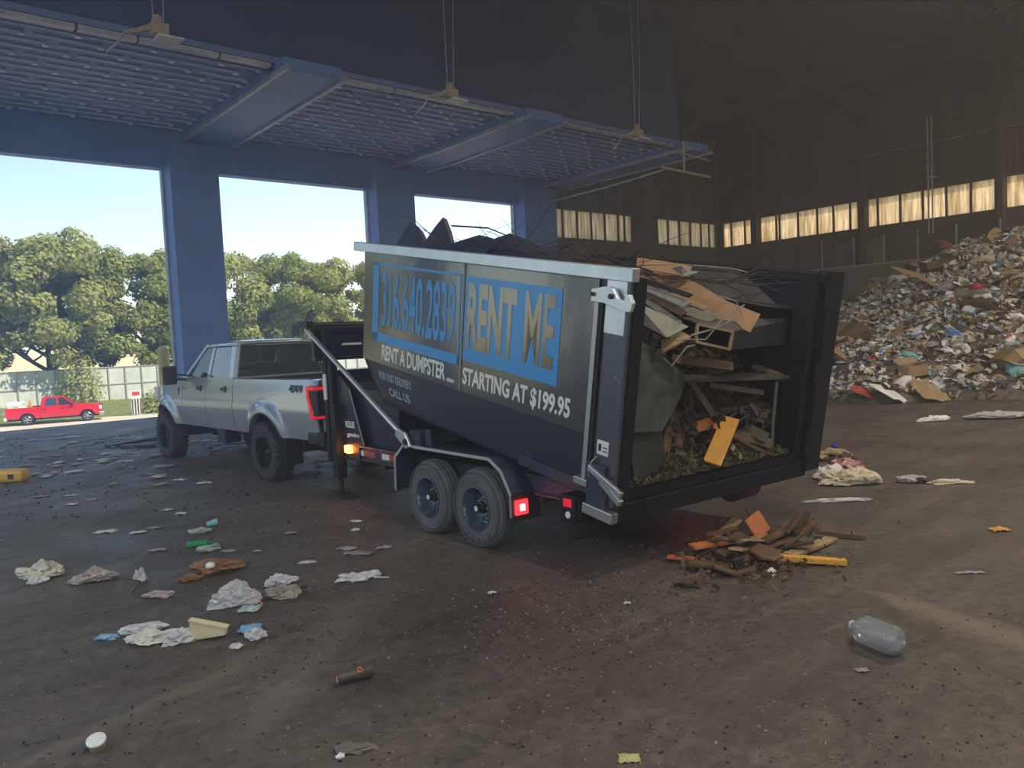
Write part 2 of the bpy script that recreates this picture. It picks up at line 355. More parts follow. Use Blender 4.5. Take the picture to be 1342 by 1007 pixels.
def window_mat():
    m = bpy.data.materials.new('stained_translucent_panel'); m.use_nodes = True; t = m.node_tree; L = t.links; t.nodes.remove(t.nodes['Principled BSDF'])
    tc = t.nodes.new('ShaderNodeTexCoord'); mp = t.nodes.new('ShaderNodeMapping'); mp.inputs['Scale'].default_value = (7, 7, .45); L.new(tc.outputs['Object'], mp.inputs[0])
    n = t.nodes.new('ShaderNodeTexNoise'); n.inputs['Scale'].default_value = 1.3; n.inputs['Detail'].default_value = 8; n.inputs['Roughness'].default_value = .7; L.new(mp.outputs[0], n.inputs['Vector'])
    r = t.nodes.new('ShaderNodeValToRGB'); e = r.color_ramp.elements; e[0].position = .38; e[0].color = (.55, .44, .28, 1); e[1].position = .62; e[1].color = (1, .86, .66, 1); L.new(n.outputs['Fac'], r.inputs[0])
    a = t.nodes.new('ShaderNodeBsdfTranslucent'); d = t.nodes.new('ShaderNodeBsdfDiffuse'); mx = t.nodes.new('ShaderNodeMixShader'); mx.inputs[0].default_value = .15
    L.new(r.outputs[0], a.inputs[0]); L.new(r.outputs[0], d.inputs[0]); L.new(a.outputs[0], mx.inputs[1]); L.new(d.outputs[0], mx.inputs[2]); L.new(mx.outputs[0], t.nodes['Material Output'].inputs[0]); return m
m_win = window_mat(); m_mull = mat('window_mullion', (.05, .045, .035), .7)
wn = [0]
def window(p0, p1, axis, splits):
    wn[0] += 1
    if axis == 'x': pane = MB().box(p0, p1, 27.32, 27.34, WB, WT)
    else: pane = MB().box(39.5, 39.52, p0, p1, WB, WT)
    w = struct('window_%d' % wn[0], pane, m_win)
    fr = MB()
    for s in splits:
        if axis == 'x': fr.box(s - .035, s + .035, 27.22, 27.36, WB, WT)
        else: fr.box(39.4, 39.54, s - .04, s + .04, WB, WT)
    if axis == 'x': fr.box(p0, p1, 27.12, 27.18, WB - .32, WB - .26)
    obj('mullion', fr, m_mull, w)
window(25.55, 31.65, 'x', [26.6, 27.6, 28.6, 29.6, 30.6, 31.1])
window(33.53, 39.1, 'x', [33.75, 34.7, 35.7, 36.7, 37.7, 38.5])
window(24.86, 26.93, 'y', [26.4, 25.5]); window(18.7, 24.47, 'y', [23.3, 22.2, 21.1, 20.2, 19.3, 23.5])
window(12.55, 18.37, 'y', [17.9, 16.8, 15.75, 14.7, 13.65]); window(6.4, 12.2, 'y', [11.1, 10.1, 9.1, 8.1, 7.2])
window(.3, 6.0, 'y', [5, 4, 3, 2, 1]); window(-5.8, -.1, 'y', [-1, -2, -3, -4, -5])
# posts and panels above the push wall
for y in (20.6, 18.9, 17.4, 15.8, 14.1, 12.3): struct('wall_post', MB().box(38.9, 38.96, y - .03, y + .03, 4.93, 6.4), m_lip)
m_pan = mat('pale_panel', (.13, .12, .10), .8, var=.3, scale=1.5)
for a, b_ in ((18.95, 20.0), (17.45, 18.75)): struct('wall_panel', MB().box(39.2, 39.3, a, b_, 4.95, 6.3), m_pan)
struct('wall_rail', MB().box(38.85, 38.92, 10, 21.5, 4.93, 4.99), m_lip)
struct('wall_girt', MB().box(39.1, 39.25, 6, 19, 10.3, 10.4), m_pan)
# side wall far left and rear wall piers behind the photographer
struct('wall_side', MB().box(-34.3, -34, -30, 27.5, 8.2, 15.6).box(-34.3, -34, 24, 27.5, 0, 8.2).box(-34.3, -34, 8, 9.5, 0, 8.2).box(-34.3, -34, -8, -6.5, 0, 8.2), m_wall)
struct('wall_rear', MB().box(-34, 40, -30.3, -30, 9.5, 16.5).box(14, 40, -30.3, -30, 0, 9.5).box(-34, -22, -30.3, -30, 0, 9.5), m_wall)
# two vertical conduits on the right wall
cd = thing('conduit', 'pair of thin vertical pipes crossing the windows of the right-hand wall', 'pipe', (38.8, 15.15, 6.1))
for dy in (-.09, .09): obj('pipe', MB().tube([(0, dy, 0), (0, dy, 5.4)], .035, 8), m_lip, cd)
obj('clamp', MB().box(-.04, .60, -.16, .16, 2.6, 2.66).box(-.04, .04, -.16, .16, 3.1, 3.16), m_lip, cd)
# yellow pipe rack at the corner of the low roof
m_pp = mat('yellowish_pipe', (.42, .38, .26), .5)
pr = thing('pipe_rack', 'yellowish pipe crosspiece hung at the end of the rightmost roof beam', 'pipe', (24.6, 18.2, 8))
obj('upper_pipe', MB().tube([(-.9, 0, .75), (1.1, -.15, .58)], .03, 8), m_pp, pr); obj('lower_pipe', MB().tube([(-1.6, .1, .12), (1.0, -.2, -.05)], .045, 8), m_pp, pr)
obj('riser', MB().tube([(-.35, 0, .05), (-.35, 0, 1.2)], .04, 8), m_pp, pr); obj('hanger', MB().tube([(-.35, 0, 1.18), (.9, .7, 1.2)], .03, 8), m_pp, pr)
single('feed_pipe', MB().tube([(24.9, 26.9, 8.3), (24.3, 22, 8.2), (23.6, 18.6, 8.15)], .04, 8), m_lip, 'long grey pipe running under the rightmost roof beam to the pipe crosspiece', 'pipe')
# unseen fill lamps added under the high roof to brighten the hall
m_lampg = mat('lamp_glow', (.9, .9, .85), .5, emit=(1, .9, .75), es=6)
for i, (x, y) in enumerate(((-13, 3), (-12, 15), (4, -2), (-6, -12), (12, -8), (14, 4), (26, -2), (36, 3), (28, -16), (-20, -14))):
    t = thing('added_fill_lamp', 'unseen round lamp added under the high roof as fill light', 'lamp', (x, y, 12.3), 'added fill lamps')
    obj('housing', MB().lathe([(0, .45), (.12, .42), (.2, .2), (.55, .05), (.6, 0), (.57, 0), (.5, .05), (0, .1)], None, 24), m_lip, t, smooth=40)
    obj('stem', MB().tube([(0, 0, .4), (0, 0, 2.6)], .02, 6), m_lip, t)
    ld = bpy.data.lights.new('lamp', 'AREA'); ld.shape = 'DISK'; ld.size = 1.1; ld.energy = FILL_LAMP * (2.2 if x < -8 else 1); ld.color = (.80, .90, 1) if x < -8 else (1, .86, .69)
    lo = bpy.data.objects.new('bulb', ld); C.objects.link(lo); lo.parent = t; lo.location = (0, 0, -.03)
# hanging sprayer heads on cables
m_tanp = mat('tan_fitting', (.33, .28, .2), .6); m_wp = mat('white_plate', (.6, .6, .62), .5)
hang = None
for i, (px, py, lab) in enumerate(((207, 40, 'tan sprayer head hanging over the nearest open bay, white plate below'),
                                   (590, 124, 'tan sprayer head hanging in front of the middle bay soffit'),
                                   (835, 176, 'tan sprayer head hanging in front of the third bay, beside the rightmost beam'))):
    p = onY(17., px, py)
    t = thing('hanging_sprayer', lab, 'sprayer', p, 'sprayer heads hung from the high roof')
    obj('housing', MB().box(-.15, .2, -.12, .12, -.1, .14).lathe([(.0, .14), (.12, .14), (.09, .3), (0, .3)], None, 12), m_tanp, t, bevel=.02)
    obj('plate', MB().box(-.05, .45, -.2, .2, -.16, -.12), m_wp, t)
    obj('nozzle', MB().tube([(-.1, 0, .05), (-.45, .1, -.08), (-.6, .12, -.12)], .07, 8, r2=.04), m_tanp, t)
    obj('hose', MB().tube([(-.6, .12, -.1), (-.75, .15, -.35), (-.95, .2, -.55), (-.9, .4, -.62)], .025, 6), m_lip, t)
    for s in (-.08, .12): obj('cable', MB().tube([(s, 0, .2), (s * 1.6 + .05, 0, 2.5), (s * 2.5, 0, 6.6)], .012, 5), m_lip, t)

# ------------------------------------------------------------------ outdoors
# translucent panel fence
m_fen = mat('fence_sheet', (.58, .62, .60), .7, var=.15, scale=.8); m_fp = mat('fence_post', (.32, .35, .35), .6)
fz = -1.6
fe = thing('panel_fence', 'long pale sheet-metal fence behind the red pickup', 'fence', (-20, 74, fz))
obj('panel', MB().box(0, 110, .04, .09, 0, 2.85), m_fen, fe)
obj('rail', MB().box(0, 110, -.03, .03, 1.32, 1.39).box(0, 110, -.03, .03, 2.8, 2.88), m_fp, fe)
for k in range(82): obj('post', MB().box(k * 1.35 - .05, k * 1.35 + .05, -.05, .03, 0, 2.88), m_fp, fe)
m_fol = [mat('foliage_a', (.32, .37, .10), .75, var=.35, scale=.8), mat('foliage_b', (.38, .41, .14), .75, var=.35, scale=.8)]
for m in m_fol:
    b = m.node_tree.nodes['Principled BSDF']; tr = m.node_tree.nodes.new('ShaderNodeBsdfTranslucent'); mx = m.node_tree.nodes.new('ShaderNodeMixShader'); mx.inputs[0].default_value = .42
    lk = [l for l in m.node_tree.links if l.to_socket == b.inputs['Base Color']][0].from_socket
    m.node_tree.links.new(lk, tr.inputs[0]); out = m.node_tree.nodes['Material Output']; m.node_tree.links.new(b.outputs[0], mx.inputs[1]); m.node_tree.links.new(tr.outputs[0], mx.inputs[2]); m.node_tree.links.new(mx.outputs[0], out.inputs[0])
m_bark = mat('grey_bark', (.13, .10, .075), .9, var=.3)
def tree_meshes(seed, H, R, nl=36000, ls=.17):
    r = random.Random(seed); tb = MB(); tips = []
    def branch(p, d, L, rad, lev):
        pts = [p]; q = Vector(p); dd = Vector(d)
        for i in range(4):
            dd = (dd + Vector((r.uniform(-.2, .2), r.uniform(-.2, .2), r.uniform(-.05, .15)))).normalized(); q = q + dd * L / 4; pts.append(Vector(q))
        tb.tube(pts, rad, 7, r2=rad * .5)
        if lev == 0: tips.append(q); return
        for k in range(4 if lev == 2 else 3):
            a = r.uniform(0, 2 * pi) + k * 2.1; el = r.uniform(.25, .95)
            nd = Vector((cos(a) * cos(el), sin(a) * cos(el), sin(el)))
            branch(pts[r.choice((2, 3, 4))], nd, L * r.uniform(.6, .85), rad * .5, lev - 1)
    branch(Vector((0, 0, 0)), Vector((0, 0, 1)), H * .34, .32, 2)
    cl = []
    for k in range(84):
        a = r.uniform(0, 2 * pi); t = r.uniform(-1.15, 1); e = math.sqrt(max(0, 1 - t * t)) if t > 0 else (1 + t * .22); q = r.uniform(.6, 1.0)
        cl.append((Vector((cos(a) * R * e * q, sin(a) * R * e * q, H * .60 + t * H * .36 * q)), r.uniform(.85, 1.7)))
    for q in tips: cl.append((q, 1.2))
    fb = MB(); vs = []; fs = []
    wts = [c[1] ** 2 for c in cl]; tot = sum(wts)
    for (c, cr), wt in zip(cl, wts):
        for i in range(int(nl * wt / tot)):
            d = Vector((r.gauss(0, 1), r.gauss(0, 1), r.gauss(0, 1))).normalized(); p = c + Vector((d.x, d.y, d.z * .75)) * cr * r.uniform(.55, 1.05)
            n = (d + Vector((r.uniform(-.7, .7), r.uniform(-.7, .7), r.uniform(-.4, .8)))).normalized(); u = n.orthogonal().normalized() * ls * r.uniform(.6, 1.3); v = n.cross(u) * .7
            k = len(vs); vs += [p - u, p + v, p + u, p - v]; fs.append((k, k + 1, k + 2, k + 3))
    fb.add(vs, fs); return tb, fb
protos = []
for s in range(4):
    tb, fb = tree_meshes(11 + s, 14.0, 5.6)
    protos.append((tb.mesh('trunk', m_bark, 60), fb.mesh('foliage', m_fol[s % 2])))
TS = [(3, 78, 1.0, 'big round tree above the tail of the red pickup, at the left edge'), (12.6, 77.5, 1.06, 'tallest broad tree rising behind the fence over the red pickup'),
      (20.5, 79, .98, 'tree behind the fence just beside the widest steel column'), (28, 80, 1.02, 'tree seen over the cab roof of the silver truck'),
      (36, 79, .96, 'tree seen through the middle bay over the truck bed'), (43, 81, .98, 'tree seen through the middle bay against the second column'),
      (52, 84, .85, 'tree behind the fence beyond the third bay'), (-6, 78, 1.03, 'tree past the left edge of the fence view'), (-15, 80, 1, 'tree far along the fence, second beyond the left edge'), (-25, 78, 1.05, 'tree far along the fence, third beyond the left edge')]
for i, (x, y, s, lab) in enumerate(TS):
    t = thing('tree', lab, 'tree', Matrix.Translation((x, y, -1.6)) @ Matrix.Rotation(i * 1.3, 4, 'Z') @ Matrix.Scale(s * 1.06, 4), 'trees behind the fence')
    tm, fm = protos[i % 4]; obj('trunk', tm, None, t); obj('foliage', fm, None, t)
# hanging low branch / shrub at the fence and undergrowth
def shrub(p, R, H, n, lab, name='shrub', m=None):
    r = random.Random(int(p[0] * 10)); vs = []; fs = []
    for i in range(n):
        d = Vector((r.gauss(0, 1), r.gauss(0, 1), abs(r.gauss(0, 1)))).normalized(); q = r.uniform(.5, 1.05)
        c = Vector((d.x * R * q, d.y * R * q, .1 + d.z * H * q)); n_ = (d + Vector((r.uniform(-.7, .7), r.uniform(-.7, .7), r.uniform(-.3, .7)))).normalized(); u = n_.orthogonal().normalized() * .13; v = n_.cross(u) * .7
        k = len(vs); vs += [c - u, c + v, c + u, c - v]; fs.append((k, k + 1, k + 2, k + 3))
    t = thing(name, lab, 'bush', p); obj('foliage', MB().add(vs, fs), m or m_fol[1], t); obj('stem', MB().tube([(0, 0, 0), (.05, 0, H * .7)], .05, 6), m_bark, t)
shrub((17.2, 62.5, -2.25), 1.7, 1.7, 900, 'leafy yellow-green bush beside the mirror of the silver truck')
shrub((14.0, 73.2, -1.6), 1.9, 4.3, 1600, 'young tree with low leaves drooping over the fence', 'young_tree', m_fol[1])
# striped barrier sign
sp = onY(62, 180, 548); 
bs = thing('barrier_sign', 'small red and white sign over a striped board on the grass verge', 'sign', Matrix.Translation((15.4, 61.5, -2.25)) @ Matrix.Scale(.62, 4))
m_ww = mat('sign_board_white', (.75, .75, .72), .5); m_rs = mat('sign_red', (.6, .03, .03), .5); m_bs = mat('stripe_dark', (.05, .05, .04), .5)
obj('board', MB().box(-.55, .55, 0, .05, .1, 2.0), m_ww, bs)
obj('stripe', MB().box(-.5, -.34, -.02, 0, .12, 1.95).box(-.2, -.04, -.02, 0, .12, 1.95).box(.1, .26, -.02, 0, .12, 1.95).box(.4, .53, -.02, 0, .12, 1.95), m_bs, bs)
obj('sign_face', MB().box(-.6, .6, -.03, .03, 2.0, 2.95), m_ww, bs); obj('sign_band', MB().box(-.42, .42, -.06, -.03, 2.35, 2.8), m_rs, bs)
# bollards
for i, (x, y, h, lab) in enumerate(((8.62, 28.0, 2.5, 'yellow steel bollard at the foot of the wide column, nearer the truck'), (8.15, 28.6, 2.42, 'yellow steel bollard at the outer corner of the wide column'))):
    t = thing('bollard', lab, 'bollard', (x, y, -.2), 'yellow bollards at the column'); obj('post', MB().lathe([(0, 0), (.19, 0), (.19, h), (.15, h + .1), (.08, h + .16), (0, h + .18)], None, 20), m_yel, t, smooth=40)

exec_parts = True
# ------------------------------------------------------------------ vehicles
def sstep(a, b, x):
    t = max(0, min(1, (x - a) / (b - a))); return t * t * (3 - 2 * t)
def wheel(parent, x, y, R, W, rr, side, rimm, tyrem, style, blocks=0, gname='tyre'):
    # side=-1: outer face towards -x; x is the outer face
    M = Matrix.Translation((x, y, R)) @ Matrix.Rotation(radians(90 * side), 4, 'Y')
    tb = MB()
    prof = [(rr, -.02), (rr + .012, 0), (rr + .3 * (R - rr), .012), (rr + .7 * (R - rr), .008), (R - .035, -.015), (R - .008, -.035), (R, -.06), (R, -W + .06), (R - .008, -W + .035), (R - .035, -W + .015), (rr + .3 * (R - rr), -W - .01), (rr, -W + .02)]
    tb.lathe(prof, M, 56)
    if blocks:
        for k in range(blocks):
            a = 2 * pi * k / blocks; A = M @ Matrix.Rotation(a, 4, 'Z')
            tb.box(R - .02, R + .012, -.028, .028, -.10 - (k % 2) * .02, -.012, A)
            tb.box(R - .05, R + .004, -.022, .022, -.03, .006 if k % 2 else -.002, A)
            tb.box(R - .01, R + .010, -.024, .024, -W * .5 - .05, -W * .5 + .06, M @ Matrix.Rotation(a + .04, 4, 'Z'))
            tb.box(R - .02, R + .012, -.028, .028, -W + .012, -W + .10, A)
    else:
        for h in (-W * .3, -W * .5, -W * .7): tb.lathe([(R + .001, h - .012), (R + .006, h - .008), (R + .006, h + .008), (R + .001, h + .012)], M, 56)
        for q in (.55, .82): rq = rr + q * (R - rr); tb.lathe([(rq - .006, .008), (rq - .002, .016), (rq + .002, .016), (rq + .006, .008)], M, 56)
    t = obj(gname, tb, tyrem, parent, smooth=35)
    rb = MB()
    if style == 'deep':      # off-road deep dish with split spokes
        rb.lathe([(rr + .008, .0), (rr + .012, .012), (rr - .01, .014), (rr - .03, -.02), (rr - .04, -.14), (rr - .05, -W + .03)], M, 48)
        rb.lathe([(0, -.055), (.055, -.055), (.07, -.07), (.075, -.11), (.085, -.15), (0, -.15)], M, 24)
        for k in range(8):
            A = M @ Matrix.Rotation(2 * pi * k / 8, 4, 'Z')
            for s in (-.022, .022): rb.bar(A @ Vector((.06, s * .7, -.115)), A @ Vector((rr - .035, s * 1.5, -.09)), .026, .03, up=(A.to_3x3() @ Vector((0, 0, 1))))
        r = obj('rim', rb, rimm, t, smooth=35)
        bb = MB(); bb.lathe([(0, -.045), (.035, -.047), (.042, -.055), (.042, -.07)], M, 20)
        for k in range(24):
            A = M @ Matrix.Rotation(2 * pi * k / 24, 4, 'Z'); bb.box(rr - .028, rr - .016, -.005, .005, .0, .012, A)
        obj('hub_cap', bb, m_trim, t, smooth=35)
        obj('brake_disc', MB().lathe([(0, -.19), (rr - .06, -.19), (rr - .06, -.21)], M, 32), m_steel, t)
    elif style == 'steel':   # trailer: deep dish with round holes, oil hub
        rb.lathe([(rr + .008, -.002), (rr + .012, .008), (rr - .004, .01), (rr - .018, -.015), (rr - .022, -.06), (rr - .04, -.085), (rr - .045, -.13)], M, 40)
        r = obj('rim', rb, m_rimg, t, smooth=35)
        db = MB(); db.lathe([(rr - .045, -.125), (rr - .06, -.13), (.115, -.105), (.10, -.10), (.0, -.10)], M, 40); obj('wheel_disc', db, m_rimg, t, smooth=35)
        hb = MB()
        for k in range(8):
            A = M @ Matrix.Rotation(2 * pi * (k + .5) / 8, 4, 'Z'); hb.lathe([(0, -.113), (.016, -.113), (.016, -.125)], A @ Matrix.Translation((rr - .072, 0, .0)), 12)
        obj('vent_hole', hb, m_trim, t)
        nb = MB()
        for k in range(8):
            A = M @ Matrix.Rotation(2 * pi * k / 8, 4, 'Z'); nb.lathe([(0, -.066), (.009, -.068), (.013, -.075), (.013, -.105)], A @ Matrix.Translation((.083, 0, 0)), 8)
        obj('lug_nut', nb, m_steel, t, smooth=35)
        obj('hub', MB().lathe([(0, .0), (.035, -.002), (.042, -.012), (.044, -.05), (.056, -.055), (.06, -.10)], M, 24), m_trim, t, smooth=35)
        obj('hub_cap', MB().lathe([(0, .004), (.012, .004), (.014, .002), (.026, .003), (.027, -.004)], M, 24), m_white, t, smooth=35)
    else:
        rb.lathe([(rr + .006, .0), (rr - .01, .01), (rr - .03, -.03), (rr - .05, -W + .04)], M, 32); rb.lathe([(0, -.02), (.06, -.02), (.08, -.05), (0, -.06)], M, 20)
        for k in range(5):
            A = M @ Matrix.Rotation(2 * pi * k / 5, 4, 'Z'); rb.bar(A @ Vector((.05, 0, -.04)), A @ Vector((rr - .02, 0, -.03)), .075, .03, up=(A.to_3x3() @ Vector((0, 0, 1))))
        obj('rim', rb, rimm, t, smooth=35); obj('brake_disc', MB().lathe([(0, -.1), (rr - .04, -.1), (rr - .04, -.12)], M, 24), m_trim, t)
    return t

def pickup(M, lab, paint, big):
    """y forward, origin on the ground under the rear axle"""
    t = thing('pickup_truck', lab, 'pickup truck', M)
    if big: WB_, hw, zb, zbelt, ztop, yr, yf, R, ar, belt_r = 4.47, .985, .72, 1.60, 2.215, -1.62, 5.25, .465, .63, .90
    else: WB_, hw, zb, zbelt, ztop, yr, yf, R, ar, belt_r = 3.57, .98, .45, 1.20, 1.80, -1.20, 4.50, .38, .47, .88
    cr = WB_ - 3.22 if big else WB_ - 2.75   # rear of cab
    cf = WB_ - .92 if big else WB_ - .70     # base of the windscreen
    mid = (cr + cf) / 2 - .02
    arch = [(0, ar, R), (WB_, ar, R)]
    def bot(y):
        z = zb
        for yc, r, zc in arch:
            if abs(y - yc) < r: z = max(z, zc + math.sqrt(r * r - (y - yc) ** 2) * .98)
        return z
    def top(y):
        if y < cf: return zbelt
        return zbelt - .02 - (y - cf) / (yf - cf) * (.13 if big else .10)
    def X(y, z):
        x = hw - .055 * ((z - (zb + zbelt) / 2) / ((zbelt - zb) / 2)) ** 2 - .012 * sstep(zbelt - .42, zbelt - .36, z)
        for yc, r, zc in arch:
            d = math.hypot(y - yc, (z - zc)); x += (.065 if big else .03) * (1 - sstep(r + .03, r + .20, d))
        if y > yf - .75: x -= .20 * ((y - yf + .75) / .75) ** 2
        if y < yr + .15: x -= .03 * ((yr + .15 - y) / .15) ** 2
        return x
    def panel(name, y0, y1, parent=None, side=-1):
        n = max(6, int((y1 - y0) / .05)); mb = MB()
        def fn(u, v):
            y = y0 + (y1 - y0) * u; b = bot(y); z = b + (top(y) - b) * v; return (side * X(y, z), y, z)
        mb.grid(fn, n, 12)
        mb.grid(lambda u, v: (side * (X(y0 + (y1 - y0) * u, bot(y0 + (y1 - y0) * u)) - v * .1), y0 + (y1 - y0) * u, bot(y0 + (y1 - y0) * u)), n, 1)
        mb.grid(lambda u, v: (side * (X(y0 + (y1 - y0) * u, top(y0 + (y1 - y0) * u)) - v * .09), y0 + (y1 - y0) * u, top(y0 + (y1 - y0) * u) + .012 * v), n, 1)
        for yy in (y0, y1): mb.grid(lambda u, v: (side * (X(yy, bot(yy) + (top(yy) - bot(yy)) * u) - .03 * v), yy, bot(yy) + (top(yy) - bot(yy)) * u), 12, 1)
        return obj(name, mb, paint, parent or t, smooth=40)
    for sd in (-1, 1):
        panel('bed_side', yr, cr - .05, side=sd)
        d1 = panel('door', cr - .025, mid, side=sd); d2 = panel('door', mid + .012, cf - .06, side=sd)
        panel('front_fender', cf - .048, yf, side=sd)
        for d, yy in ((d1, cr + .12 if False else mid - (mid - cr) * .62 + .45), (d2, mid + .28)):
            hy = (mid - .92) if d is d1 else (mid + .18)
            xx = sd * (X(hy, zbelt - .15) + .012); obj('door_handle', MB().box(xx - .015, xx + .015, hy, hy + .24, zbelt - .20, zbelt - .15).box(xx - .008, xx + .008, hy + .02, hy + .1, zbelt - .23, zbelt - .12), m_trim, d, bevel=.008)
    # inner dark body, bed, cab floor
    ib = MB()
    ib.box(-hw + .12, hw - .12, yr + .05, ar * -1 - .03, zb + .05, zbelt - .5); ib.box(-hw + .34, hw - .34, -ar, ar, R, zbelt - .5)
    ib.box(-hw + .08, hw - .08, ar + .03, WB_ - ar - .03, zb + .04, zbelt - .06); ib.box(-hw + .34, hw - .34, WB_ - ar, WB_ + ar, R, zbelt - .1); ib.box(-hw + .22, hw - .22, WB_ + ar, yf - .1, zb, zbelt - .16)
    obj('underbody', ib, m_trim, t)
    bw = MB()
    for s in (-1, 1): bw.box(s * (hw - .16), s * (hw - .12), yr + .04, cr - .06, zbelt - .52, zbelt)
    bw.box(-hw + .1, hw - .1, cr - .12, cr - .08, zbelt - .52, zbelt); bw.box(-hw + .1, hw - .1, yr + .04, cr - .06, zbelt - .55, zbelt - .5)
    obj('bed_liner', bw, m_trim, t)
    fr = MB()
    for s in (-1, 1): fr.box(s * .38 - .05, s * .38 + .05, yr, yf - .2, zb - .14, zb + .02)
    for yy in (0, WB_): fr.tube([(-hw + .15, yy, R), (hw - .15, yy, R)], .055, 10); fr.lathe([(0, -.14), (.12, -.1), (.15, 0), (.12, .1), (0, .14)], Matrix.Translation((.05, yy, R)), 14)
    obj('chassis', fr, m_trim, t)
    obj('hood', MB().grid(lambda u, v: ((u * 2 - 1) * (X(cf - .04 + (yf - cf + .04) * v, top(cf - .04 + (yf - cf + .04) * v)) - .08), cf - .04 + (yf - cf + .04) * v, top(cf - .04 + (yf - cf) * v) + .09 * (1 - (u * 2 - 1) ** 4) * (1 - .5 * v)), 14, 10), paint, t, smooth=40)
    gx = hw - .24
    obj('grille', MB().box(-gx, gx, yf - .12, yf + .02, zb + .08, top(yf) + .04), m_trim, t, bevel=.03)
    obj('front_bumper', MB().prism([(-hw + .06, yf - .22), (-hw + .12, yf + .06), (-gx + .1, yf + .16), (gx - .1, yf + .16), (hw - .12, yf + .06), (hw - .06, yf - .22)], zb - .1, zb + .14, 'z'), m_steel, t, bevel=.03)
    for s in (-1, 1): obj('headlight', MB().box(min(s * gx, s * (hw - .06)), max(s * gx, s * (hw - .06)), yf - .2, yf - .02, zbelt - .42, zbelt - .18), m_white, t, bevel=.02)
    tg = obj('tailgate', MB().box(-hw + .14, hw - .14, yr - .03, yr + .03, zb + .12, zbelt), paint, t, bevel=.015)
    obj('tailgate_handle', MB().box(-.15, .15, yr - .045, yr - .02, zbelt - .14, zbelt - .07), m_trim, tg)
    obj('rear_bumper', MB().box(-hw + .02, hw - .02, yr - .17, yr + .02, zb - .06, zb + .14).box(-hw - .0, -hw + .2, yr - .08, yr + .25, zb - .04, zb + .13), m_trim if big else m_white, t, bevel=.03)
    for s in (-1, 1):
        h0, h1 = (zbelt - .56, zbelt - .08)
        lt = obj('tail_light', MB().prism([(s * (hw - .015), yr + .20), (s * (hw - .012), yr + .02), (s * (hw - .04), yr - .045), (s * (hw - .20), yr - .05), (s * (hw - .20), yr + .04)], h0, h1, 'z'), m_trim if big else m_red, t, bevel=.01)
        if big:
            x_ = s * (hw - .002); lb = MB()
            lb.prism([(yr + .22, h1 - .01), (yr + .20, h1 - .17), (yr + .13, h0 + .16), (yr + .13, h0 + .01), (yr - .02, h0 + .01), (yr - .02, h0 + .05), (yr + .08, h0 + .05), (yr + .08, h0 + .17), (yr + .15, h1 - .16), (yr + .16, h1 - .06), (yr - .02, h1 - .06), (yr - .02, h1 - .01)], x_ - s * .03, x_ + s * .006, 'x')
            lb.box(min(s * (hw - .02), s * (hw - .19)), max(s * (hw - .02), s * (hw - .19)), yr - .058, yr - .04, h1 - .06, h1 - .01)
            lb.box(min(s * (hw - .02), s * (hw - .19)), max(s * (hw - .02), s * (hw - .19)), yr - .058, yr - .04, h0 + .01, h0 + .05)
            obj('red_lens', lb, m_red, lt)
    # greenhouse
    rt_r, rz = belt_r - .17, ztop
    rear_t, front_t = cr + .14, cf - (.85 if big else .75)
    def P(x, y, k):  # k 0 belt, 1 roof
        return Vector((x * (belt_r * (1 - k) + rt_r * k), y, zbelt * (1 - k) + rz * k))
    def strip(a0, a1, b0, b1, th=.045):  # slab between belt edge a and roof edge b
        n = ((a1 - a0).cross(b0 - a0)).normalized() * th; return [a0, a1, b1, b0, a0 - n, a1 - n, b1 - n, b0 - n]
    HX = [(0, 1, 2, 3), (7, 6, 5, 4), (0, 4, 5, 1), (1, 5, 6, 2), (2, 6, 7, 3), (3, 7, 4, 0)]
    for s in (-1, 1):
        pil = MB()
        pil.add(strip(P(s, cf + .05, 0), P(s, cf - .10, 0), P(s, front_t + .06, 1), P(s, front_t - .06, 1)), HX)
        pil.add(strip(P(s, mid + .06, 0), P(s, mid - .06, 0), P(s, mid + .04, 1), P(s, mid - .06, 1)), HX)
        pil.add(strip(P(s, cr + .20, 0), P(s, cr, 0), P(s, rear_t + .22, 1), P(s, rear_t - .02, 1)), HX)
        pil.bar(P(s, cr, 0), P(s, cf, 0), .05, .05); obj('pillar', pil, paint, t)
        for (a, b, c, d, nm) in ((cr + .2, mid - .06, rear_t + .22, mid - .06, 'rear_window'), (mid + .06, cf - .10, mid + .04, front_t - .06, 'front_window')):
            g = [P(s, a, .02), P(s, b, .02), P(s, d, .93), P(s, c, .93)]; n = Vector((s * .012, 0, 0))
            if a > b: continue
            obj('side_glass', MB().add([q - n for q in g] + [q - n * 1.6 for q in g], HX), m_glassd if (nm == 'rear_window') else m_glass, t)
    obj('roof', MB().grid(lambda u, v: ((u * 2 - 1) * (rt_r + .025), rear_t - .05 + (front_t - rear_t + .12) * v, rz - .05 + .085 * (1 - abs(u * 2 - 1) ** 5) * (1 - .55 * abs(v * 2 - 1) ** 5)), 20, 14), paint, t, smooth=50, solid=.03)
    rg = [P(-.94, cr, .03), P(.94, cr, .03), P(.93, rear_t, .93), P(-.93, rear_t, .93)]
    obj('rear_glass', MB().add([q for q in rg] + [q + Vector((0, .01, 0)) for q in rg], HX), m_glass, t)
    rp = MB(); rp.bar(P(-1, cr, 0), P(1, cr, 0), .05, .06); rp.bar(P(-1, rear_t, .97), P(1, rear_t, .97), .05, .08)
    for s in (-1, 1): rp.bar(P(s * .97, cr, 0), P(s * .97, rear_t, 1), .07, .05)
    rp.box(-belt_r, belt_r, cr - .02, cr + .02, zbelt - .5, zbelt); obj('cab_rear', rp, paint if big else paint, t)
    wg = [P(-.93, cf, .0), P(.93, cf, .0), P(.93, front_t, .95), P(-.93, front_t, .95)]
    obj('windscreen', MB().add([q for q in wg] + [q - Vector((0, .01, 0)) for q in wg], HX), m_glass, t)
